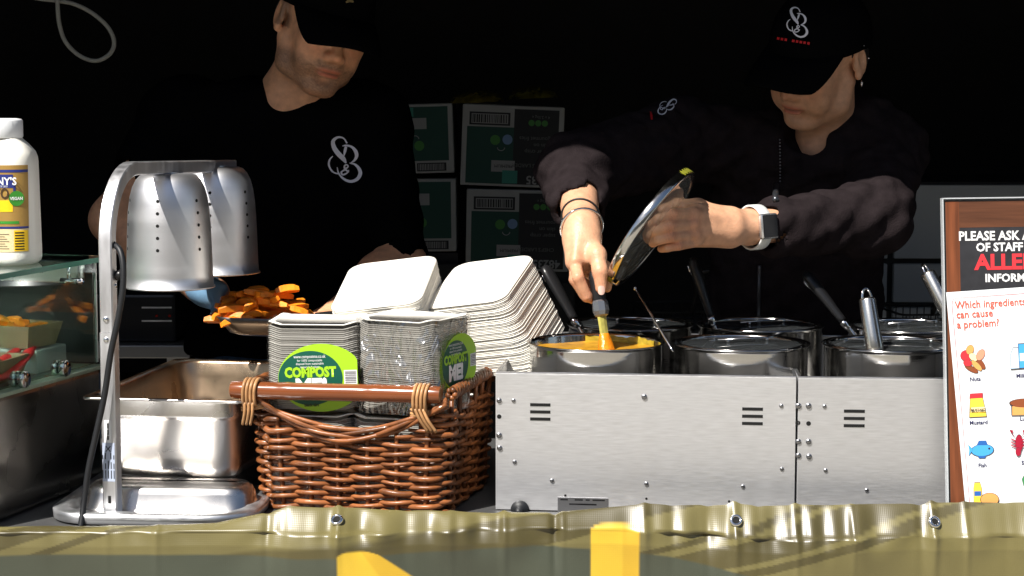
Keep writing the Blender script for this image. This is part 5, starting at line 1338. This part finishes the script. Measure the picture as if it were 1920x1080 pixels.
    for x in (.43, .61):
        Sx = SDF(.008); Sx.cap((x, .66, .045), (x, .50, .035), .042, .035, .02); Sx.ell((x, .58, .01), (.045, .13, .012), None, .02); sdf_obj('shoe', Sx, BLACKP, root)
    return root
woman()

# ------------------------------------------------------------------ man
def man():
    root = empty('person', (-.42, .68, 0), 0, 'man in a black cap and black emblem t-shirt holding a scoop of chips', 'person')
    T = pose((-.334, .55, 1.616), 25, 14, 13, 1.0)
    S = SDF(.0026); hp = head(S, T, True)
    nb = at(548, 205, .63)
    S.cap(hp(0, .030, -.045), nb, .052, .058, .03); S.cap(nb, at(535, 330, .66), .066, .09, .04)
    chest = at(535, 380, .67); S.ell(chest, (.14, .085, .15), None, .04)
    SR, SL = at(345, 225, .66), at(692, 236, .66); ER, EL = at(214, 412, .52), at(752, 486, .56); WR, WL = at(372, 530, .42), at(640, 590, .43)
    for s_, e_, w_ in ((SR, ER, WR), (SL, EL, WL)):
        S.cap(chest + Vector((0, .05, 0)), s_, .04, .045, .04); S.cap(s_, e_, .046, .040, .02)
        m_ = e_.lerp(w_, .35); S.cap(e_, m_, .041, .043, .02); S.cap(m_, w_, .043, .029, .02)
    A = lambda x, y, Y: np.array(at(x, y, Y))
    # right hand behind the hood, left hand under the scoop
    S.cap(A(372,530,.42), A(402,546,.39), .029, .024, .014); S.cap(A(380,542,.42), A(406,556,.39), .022, .02, .014)
    for q, (dy, dY) in enumerate(((0, 0), (8, .012), (16, .024), (22, .036))): finger(S, [A(394,540+dy,.380+dY), A(410,554+dy,.355+dY), A(413,572+dy*.5,.350+dY), A(405,580+dy*.5,.352+dY)], .0098, .0080)
    finger(S, [A(384,532,.39), A(400,534,.365), A(416,542,.350)], .0135, .0092)
    S.cap(A(640,590,.43), A(602,604,.40), .028, .024, .014); S.cap(A(636,602,.44), A(602,616,.41), .022, .02, .014)
    for q, dY in enumerate((0, .014, .028, .040)): finger(S, [A(602,608,.39+dY), A(578,622,.375+dY), A(556,632,.37+dY), A(540,630,.37+dY)], .0098, .0080)
    finger(S, [A(612,596,.39), A(590,598,.368), A(570,604,.366)], .0135, .0092)
    Gv = SDF(.003)
    Gv.cap(A(376,536,.405), A(392,544,.39), .0285, .0265, .014); Gv.cap(A(388,550,.41), A(406,556,.39), .0245, .0225, .014)
    for q, (dy, dY) in enumerate(((0, 0), (8, .012), (16, .024), (22, .036))): finger(Gv, [A(394,540+dy,.380+dY), A(410,554+dy,.355+dY), A(413,572+dy*.5,.350+dY), A(405,580+dy*.5,.352+dY)], .0116, .0098)
    finger(Gv, [A(384,532,.39), A(400,534,.365), A(416,542,.350)], .0152, .0110)
    sdf_obj('glove', Gv, mat('blue_nitrile', (.16,.30,.46), .4, bump=.3, bscale=120), root)
    sdf_obj('body', S, SKIN, root, colour=skin_colour(T, (.66, .335, .185), True))
    H = SDF(.006)
    H.ell(at(535, 380, .67), (.195, .115, .20), None, .06); H.ell(at(530, 560, .68), (.175, .115, .20), None, .06); H.ell(at(525, 660, .68), (.175, .118, .15), None, .05)
    H.cap(SR, SL, .07, .07, .05); H.cap(nb + Vector((-.07, .0, -.015)), nb + Vector((.085, -.005, -.02)), .068, .068, .05)
    H.cap(SR, SR.lerp(ER, .62), .078, .062, .04); H.cap(SL, SL.lerp(EL, .98), .074, .050, .04)
    c = SR.lerp(ER, .60); H.cap(np.array(c), np.array(ER), .052, .058, .004, True); c = SL.lerp(EL, .98); H.cap(np.array(c), np.array(EL + (EL-SL)*.3), .044, .047, .004, True)
    H.ell(at(525, 775, .68), (.32, .32, .128), None, .01, True)
    H.cap(np.array(hp(0, .0, -.07)), np.array(at(558, 150, .60)), .054, .052, .010, True)
    sh = sdf_obj('t_shirt', H, BLACKF, root, noise=cloth_noise(.003, 40)); bv = bvh_of(sh)
    emblem(bv, 648, 301, .98, LOGO, 'shirt_emblem', sh)
    cp = cap_on(root, T, bl_=.084, dr=.036); bvc = bvh_of(cp)
    emblem(bvc, 655, 4, .4, mat('gold_thread', (.16,.11,.035), .6), 'cap_gold_mark', cp, strokes=[([(-18,2),(0,-6),(18,0)], [4,7,4])])
    hr = SDF(.003); hr.ell(np.array(hp(.0, .045, .0)), np.array((.074, .062, .062)), np.array(T.to_3x3()), .02)
    sdf_obj('hair', hr, mat('cropped_hair', (.02,.015,.012), .7, bump=.5, bscale=500), root)
    J = SDF(.010); J.ell(at(525, 715, .68), (.168, .112, .13), None, .05)
    for x in (-.51, -.32): J.cap((x, .69, .92), (x, .67, .50), .09, .066, .03); J.cap((x, .67, .50), (x, .71, .06), .066, .055, .03)
    sdf_obj('jeans', J, DENIM, root)
    for x in (-.51, -.32):
        Sx = SDF(.008); Sx.cap((x, .73, .045), (x, .56, .035), .045, .038, .02); Sx.ell((x, .65, .01), (.048, .14, .012), None, .02); sdf_obj('shoe', Sx, BLACKP, root)
    return root
man()

# ------------------------------------------------------------------ scoop of chips held by the man
def scoop():
    c = at(502, 606, .315); root = empty('chip_scoop', c, R(6), 'dark metal scoop heaped with chips held below the heat lamps', 'scoop')
    mb = MB(); n = 8; rings = []
    for w_, d_, z in ((.10, .07, -.018), (.125, .088, -.014), (.150, .112, .002), (.166, .124, .014), (.163, .121, .0145), (.148, .108, .004), (.122, .084, -.012), (.09, .06, -.0155)):
        rings.append([Vector((x, y, z - .13*(x/.16)*0.05)) for x, y in rrect(w_, d_, .025, n)])
    loft(mb, rings, cap0=True, cap1=True); mb.obj('scoop_bowl', mat('scoop_metal', (.16,.15,.14), .35, .9), root)
    mb = MB(); mb.tube(spline([(.080, 0, .008), (.115, .005, .010), (.16, .01, .004)], 6), .009, 10); mb.obj('scoop_handle', BLACKP, root)
    M0 = Matrix.Translation(c) @ Matrix.Rotation(R(6), 4, 'Z')
    for k in range(76):
        u = random.uniform(-1, 1); v = random.uniform(-1, 1); hh = .004 + .062*random.random()**.8*(1-abs(u)**3)*(1-.5*v*v)
        M = M0 @ Matrix.Translation((u*.074-.008, v*.045, hh)) @ Euler((random.uniform(-.5,.5), random.uniform(-.4,.4), random.gauss(.1, .7))).to_matrix().to_4x4()
        place_fry(k, M, 'golden orange chip heaped in the scoop the man holds', 'chips in the scoop')
scoop()

# ------------------------------------------------------------------ lid and stirring ladle
def lid():
    c = at(1221, 427, .045); a0 = at(1290, 326, .035); a1 = at(1152, 530, .055)
    ax = (a0-a1).normalized(); view = (CAM-c).normalized()
    side = ax.cross(view).normalized()                       # perpendicular to the long axis, in the picture plane
    if side.x < 0: side = -side
    nrm = (side*.975 + view*.17).normalized(); yy = nrm.cross(ax).normalized(); nrm = ax.cross(yy)
    if nrm.x < 0: nrm, yy = -nrm, -yy
    M = Matrix((ax, yy, nrm)).transposed().to_4x4(); M.translation = c
    root = empty('pan_cover', c, 0, 'steel rimmed glass pan lid held tilted in the woman\'s hand', 'lid')
    r = .104; n = 84; skip = range(36, 42)
    prof = [(r, -.007), (r+.0012, -.006), (r+.0015, .005), (r, .0068), (r-.005, .0072), (r-.0085, .006), (r-.0086, .004), (r-.002, .003), (r-.0016, -.006)]
    mb = MB(); runs = [i for i in range(n+1)]; vs = []; fs = []; m = len(prof)
    for i in range(n+1):
        a = 2*pi*i/n
        for q, z in prof: vs.append(M @ Vector((q*cos(a), q*sin(a), z)))
    for i in range(n):
        if i in skip: continue
        for j in range(m): fs.append((i*m+j, i*m+(j+1) % m, (i+1)*m+(j+1) % m, (i+1)*m+j))
    for i in (36, 42): fs.append(tuple(i*m+j for j in range(m)))
    mb.add(vs, fs); wchild(mb.obj('lid_rim', STEEL), root)
    g = MB(); g.lathe([(r-.0088, .0055), (.08, .0085), (.05, .0115), (.015, .013), (0, .013)], 64, M); g.lathe([(0, .0095), (.05, .008), (.08, .005), (r-.0088, .002)], 64, M); wchild(g.obj('lid_glass', mat('lid_dark_glass', (.30,.32,.32), .03, trans=.85, ior=1.45)), root)
    k = MB(); k.lathe([(0, .012), (.011, .0125), (.008, .018), (.007, .020), (.012, .023), (.014, .028), (.012, .032), (0, .033)], 28, M); wchild(k.obj('knob', BLACKP), root)
    # green sauce drying along the rim
    for a0_, a1_, z in ((-12, 22, .0), (150, 172, 0), (186, 205, 0)):
        s_ = MB(); vs = []; fs = []; nn = 24
        for i in range(nn+1):
            a = R(a0_ + (a1_-a0_)*i/nn); w_ = .0045 + .002*sin(i*1.7) if 0 < i < nn else .0005
            for zz in (-w_, 0, w_): vs.append(M @ Vector(((r+.0021)*cos(a), (r+.0021)*sin(a), zz-.0005)))
        for i in range(nn):
            for j in range(2): q = i*3+j; fs.append((q, q+1, q+4, q+3))
        s_.add(vs, fs); wchild(s_.obj('dried_sauce', mat('dried_green', (.22,.22,.02), .5, var=.5, vscale=200, bump=.6, bscale=200)), root)
lid()
def stirrer():
    a = at(1118, 520, .022); b = at(1129, 578, .010); c = at(1137, 655, -.004); u = (a-c).normalized(); q = u.to_track_quat('Z', 'Y').to_matrix().to_4x4(); q.translation = c; L = (a-c).length
    root = empty('stirring_ladle', c, 0, 'black handled ladle coated in curry gripped in the woman\'s right hand', 'ladle')
    def T(prof, m, nm, n=20, sy=1., smooth=True): o = MB().lathe(prof, n, q, sy=sy, smooth=smooth).obj(nm, m); return wchild(o, root)
    t = (b-c).length
    T([(0,L+.012),(.009,L+.010),(.012,L+.002),(.012,L-.004),(.011,t+.014),(.0105,t+.012)], BLACKP, 'handle', 18, .8)
    T([(.0108,t+.0125),(.0125,t+.010),(.0128,t-.004),(.0105,t-.010),(.008,t-.0125),(0,t-.0125)], mat('grey_collar', (.22,.23,.25), .25, .7), 'collar', 8, 1., False)
    T([(.0078,t-.012),(.0074,t-.03),(.0076,.012)], mat('stained_shaft', (.46,.42,.10), .3, .25, var=.5, vscale=60), 'shaft', 8, .6, False)
    T([(.0076,.024),(.010,.016),(.013,.004),(.0165,-.012),(.0175,-.02),(0,-.02)], mat('wet_curry', (.62,.20,.008), .2, var=.35, vscale=80, bump=.8, bscale=120, bdist=.003), 'curry_coating', 18, .8)
stirrer()
# ================================================================== things behind the servers
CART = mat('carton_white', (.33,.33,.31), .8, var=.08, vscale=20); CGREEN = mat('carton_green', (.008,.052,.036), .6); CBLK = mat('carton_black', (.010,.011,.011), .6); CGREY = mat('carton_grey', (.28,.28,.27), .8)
CLIME = mat('carton_lime', (.05,.20,.035), .6); CBLUE = mat('carton_blue', (.16,.26,.42), .6)
def carton(px0, py0, px1, py1, Y, tilt, label, half=False):
    """frozen chip carton standing upside down, printed end towards the front"""
    a = at(px0, py0, Y); c = at(px1, py1, Y); w = c.x - a.x; h = a.z - c.z
    root = empty('chip_carton', ((a.x+c.x)/2, Y, c.z), 0, label, 'carton', 'upside-down chip cartons stacked behind the counter'); root.rotation_euler = (0, -R(tilt), 0)
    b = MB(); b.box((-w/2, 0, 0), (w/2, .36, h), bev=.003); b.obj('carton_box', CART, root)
    def pn(x0, z0, x1, z1, m, nm, y=-.0006): p = MB(); p.poly([((x0-.5)*w, y, (1-z0)*h), ((x0-.5)*w, y, (1-z1)*h), ((x1-.5)*w, y, (1-z1)*h), ((x1-.5)*w, y, (1-z0)*h)]); return p.obj(nm, m, root)
    if half:
        pn(.05, .04, .95, .82, CGREEN, 'green_print'); pn(.49, .20, .73, .36, CGREY, 'grade_panel', -.0012); pn(.46, .05, .60, .18, mat('carton_teal', (.03,.20,.15), .6), 'code_patch', -.0016)
        pn(.62, .85, .92, .97, INK, 'barcode_frame', -.0009); x = .635
        while x < .90:
            d = random.choice((.006, .010)); pn(x, .865, x+d, .955, CGREY, 'barcode_bar', -.0013); x += d + .008
        p = MB(); p.poly([(.15*w + .011*cos(t), -.0013, .40*h + .011*sin(t)) for t in [2*pi*i/20 for i in range(20)]]); p.obj('printed_dot', CLIME, root)
        sm = MB(); sm.tube([(.11*w + .008*cos(t), -.0016, .50*h + .007*sin(t)) for t in [pi*i/10 for i in range(11)]], .0012, 4); sm.obj('printed_smile', CGREY, root)
        return root
    pn(.05, .27, .51, .97, CGREEN, 'green_print'); pn(.51, .04, .95, .97, CBLK, 'black_print')
    pn(.07, .09, .47, .25, INK, 'barcode_frame', -.0009); pn(.09, .11, .45, .23, CGREY, 'barcode_panel', -.0012)
    x = .10
    while x < .44:
        d = random.choice((.005, .009, .014)); pn(x, .12, x+d, .22, INK, 'barcode_bar', -.0015); x += d + random.choice((.006, .010))
    pn(.30, .68, .53, .82, CGREY, 'grade_panel', -.0012)
    pn(.41, .80, .56, .96, mat('carton_teal', (.03,.20,.15), .6), 'code_patch', -.0016)
    def dot(x_, z_, r_, m): p = MB(); p.poly([((x_-.5)*w + r_*cos(t), -.0013, (1-z_)*h + r_*sin(t)) for t in [2*pi*i/20 for i in range(20)]]); p.obj('printed_dot', m, root)
    dot(.33, .43, .011, CLIME); dot(.45, .42, .011, CBLUE)
    for i in range(3): dot(.68+.065*i, .205, .0068, CLIME)
    sm = MB(); sm.tube([((.39-.5)*w + .008*cos(t), -.0016, (1-.52)*h + .007*sin(t)) for t in [pi + pi*i/10 for i in range(11)]], .0012, 4); sm.obj('printed_smile', CGREY, root)
    # lettering printed upside down
    F = lambda x_, z_: Matrix.Translation(((x_-.5)*w, -.0018, (1-z_)*h)) @ Matrix.Rotation(pi, 4, 'Y') @ Matrix.Rotation(pi/2, 4, 'X') @ Matrix.Rotation(0, 4, 'Z') 
    G = lambda x_, z_: Matrix.Translation(((x_-.5)*w, -.0018, (1-z_)*h)) @ Matrix(((-1,0,0,0),(0,0,-1,0),(0,-1,0,0),(0,0,0,1)))
    GT = mat('carton_text', (.14,.14,.135), .7)
    text('48235', .026, mat('carton_number', (.27,.27,.26), .7), root, G(.92, .86), bold=.0006, sx=.95)
    text("CHEF'S LARDER", .0115, GT, root, G(.86, .71)); text('super crisp', .0125, GT, root, G(.87, .535)); text('skin on', .0125, GT, root, G(.87, .455)); text('gourmet fries', .0125, GT, root, G(.87, .375))
    text('4 x 2.5kg e', .0090, GT, root, G(.86, .115)); text('PREMIUM', .0098, INK, root, G(.51, .73))
    return root
YB = 1.35
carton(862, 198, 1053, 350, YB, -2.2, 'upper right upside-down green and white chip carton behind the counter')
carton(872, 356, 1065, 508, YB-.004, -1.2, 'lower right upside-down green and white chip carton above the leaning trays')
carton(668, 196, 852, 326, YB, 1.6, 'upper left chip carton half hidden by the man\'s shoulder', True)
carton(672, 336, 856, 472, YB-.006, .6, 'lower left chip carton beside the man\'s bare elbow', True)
a = at(870, 508, YB); b_ = at(670, 472, YB)
zl = at(760, 473, YB).z
for x0_, x1_, zt_, lb_ in ((-.115, .14, a.z-.002, 'dark slatted stock crate under the right chip cartons'), (-.36, -.12, zl-.002, 'dark slatted stock crate under the left chip cartons')):
    st_ = empty('stock_crate', ((x0_+x1_)/2, YB+.15, 0), 0, lb_, 'crate', 'stock crates under the cartons')
    for i in range(5):
        s_ = MB(); z0 = .02 + i*(zt_-.03)/5; s_.box((x0_, YB-.012, z0), (x1_, YB+.004, z0 + (zt_-.03)/5 - .012), bev=.003); wchild(s_.obj('front_slat', mat('dark_crate', (.012,.012,.012), .7)), st_)
    s_ = MB(); s_.box((x0_, YB+.0045, 0), (x1_, YB+.38, zt_)); wchild(s_.obj('crate_body', mat('dark_crate', (.012,.012,.012), .7)), st_)
# crumpled bags on top
for (x0, x1, y_, colr, lab) in ((840, 945, 186, (.15,.11,.008), 'crumpled yellow and black bag lying on top of the right chip cartons'), (950, 1050, 178, (.12,.10,.008), 'folded yellow edged bag lying at the right on the chip cartons')):
    m_ = MB(); A = at(x0, y_+9, YB); B = at(x1, y_+5, YB); n = 16; vs = []; fs = []
    for j in range(9):
        for i in range(n+1):
            u = i/n; v = j/8; e = math.sin(pi*u)**.4*math.sin(pi*v)**.5
            vs.append((A.x+(B.x-A.x)*u, YB+.01+.22*v, A.z+(B.z-A.z)*u + e*(.020+.009*random.random()) + .0005))
    for j in range(8):
        for i in range(n): k = j*(n+1)+i; fs.append((k, k+1, k+n+2, k+n+1))
    m_.add(vs, fs, False); o = m_.obj('plastic_bag', mat('bag_'+str(x0), colr, .25, var=.9, vscale=30, bump=.5, bscale=60)); tag(o, lab, 'bag')
# rope loop hanging from the canopy
pts = [(-420,-600,.45),(-200,-130,.45),(-60,-40,.45),(0,-22,.45),(60,-5,.45),(110,2,.45),(140,8,.455),(175,26,.46),(203,52,.46),(214,80,.46),(205,102,.455),(180,114,.45),(150,105,.45),(124,80,.445),(112,48,.44),(108,10,.44),(106,-60,.44),(105,-200,.44),(104,-920,.44)]
m_ = MB(); m_.tube(spline([at(*p) for p in pts], 8), .0037, 10); o = m_.obj('rope_loop', mat('grey_rope', (.20,.195,.17), .8)); tag(o, 'grey cord hanging in a loop in the top left corner', 'cord')
# steel side table and socket box on the left
tbk = empty('steel_bench', at(330, 660, .9), 0, 'dim steel bench behind the deep pan at the left', 'bench')
p0 = at(150, 648, .95); p1 = at(356, 672, .95)
m_ = MB(); m_.box((p0.x-.5, .95, p1.z), (p1.x, 1.5, p0.z), bev=.002); wchild(m_.obj('bench_top', mat('dim_steel', (.3,.3,.3), .4, .8)), tbk)
for x_ in (p0.x-.45, p1.x-.03):
    m_ = MB(); m_.box((x_-.02, .97, 0), (x_+.02, 1.01, p1.z-.001)); wchild(m_.obj('leg', ALU), tbk)
m_ = MB(); m_.box((p0.x-.4, 1.0, .25), (p1.x-.01, 1.45, p1.z-.10)); wchild(m_.obj('lower_shelf', mat('dim_shelf', (.05,.05,.05), .6)), tbk)
p0 = at(262, 552, 1.0); p1 = at(330, 618, 1.0); zb_ = at(330, 648, .95).z
sbx = empty('fryer_control', ((p0.x+p1.x)/2, 1.05, zb_+.001), 0, 'black fryer control unit with two small red lamps under the heat lamps', 'fryer')
m_ = MB(); m_.box((p0.x-.25, 1.0, zb_+.001), (p1.x, 1.3, p0.z), bev=.006); wchild(m_.obj('casing', mat('fryer_casing', (.02,.02,.022), .3)), sbx)
for y_ in (575, 600): 
    q0 = at(266, y_, 1.0); q1 = at(322, y_+3, 1.0); m_ = MB(); m_.box((q0.x, .9975, q1.z), (q1.x, .9995, q0.z)); wchild(m_.obj('trim_line', ALU), sbx)
for x_ in (294, 318):
    q = at(x_, 592, 1.0); m_ = MB(); m_.lathe([(0,.002),(.002,.0015),(.003,0)], 10, Matrix.Translation((q.x, .999, q.z)) @ Matrix.Rotation(pi/2, 4, 'X')); wchild(m_.obj('indicator_lamp', mat('red_lens', (.35,.02,.01), .2)), sbx)
# pale fridge with dark frame and fryer baskets on the right
p0 = at(1668, 425, 1.45); p1 = at(1900, 590, 1.45)
fr = empty('white_fridge', (p0.x+.15, 1.6, 0), 0, 'pale grey fridge with black door gaps behind the woman at the right', 'fridge')
zz = [0.02, at(0, 572, 1.45).z, at(0, 490, 1.45).z, p0.z+.10]
for i in range(3):
    for x0_, x1_ in ((p0.x-.06, at(1664, 500, 1.45).x), (at(1676, 500, 1.45).x, p1.x+.2)):
        m_ = MB(); m_.box((x0_, 1.45, zz[i]+.006), (x1_, 1.47, zz[i+1]-.006), bev=.003); wchild(m_.obj('door_panel', mat('fridge_white', (.40,.42,.42), .5)), fr)
m_ = MB(); m_.box((p0.x-.06, 1.4705, .01), (p1.x+.2, 1.9, zz[3])); wchild(m_.obj('cabinet_body', mat('fridge_dark', (.012,.012,.012), .6)), fr)
def fbasket(cx, cy, Y, w, label):
    c = at(cx, cy, Y); root = empty('fryer_basket', (c.x, Y, c.z), R(8), label, 'fryer basket', 'black wire fryer baskets'); W_ = mat('black_wire', (.015,.015,.015), .4)
    for zz_ in (0, -.035, -.07):
        m_ = MB(); m_.tube([Vector((x, y, zz_)) for x, y in rrect(w, .2, .02, 4)], .0025, 6, closed=True); m_.obj('rim_wire', W_, root)
    for i in range(10):
        x = -w/2 + w*(i+.5)/10; m_ = MB(); m_.tube([(x, -.1, 0), (x, -.1, -.07), (x, .1, -.07), (x, .1, 0)], .0014, 5); m_.obj('mesh_wire', W_, root)
    m_ = MB(); m_.tube(spline([(-.015, -.1, 0), (-.012, -.13, .05), (-.02, -.16, .085), (.02, -.175, .095), (.06, -.16, .085), (.02, -.13, .05), (.018, -.1, 0)], 6), .0045, 7); m_.obj('handle', W_, root)
    return root
fbasket(1730, 580, 1.2, .16, 'black fryer basket with a raised handle behind the steel ladle handles'); fbasket(1290, 575, 1.25, .22, 'black fryer basket in the dark between the servers')
def shelf(px0, px1, py, Y, label):
    a = at(px0, py, Y); b = at(px1, py, Y); root = empty('back_worktop', ((a.x+b.x)/2, Y, 0), 0, label, 'worktop')
    m_ = MB(); m_.box((a.x, Y-.13, a.z-.025), (b.x, Y+.14, a.z), bev=.002); wchild(m_.obj('worktop', mat('dim_steel', (.3,.3,.3), .4, .8)), root)
    for x in (a.x+.03, b.x-.03):
        m_ = MB(); m_.box((x-.015, Y-.11, 0), (x+.015, Y-.08, a.z-.0255)); wchild(m_.obj('leg', ALU), root)
shelf(1180, 1850, 612, 1.24, 'dim steel worktop behind the woman carrying the fryer baskets')
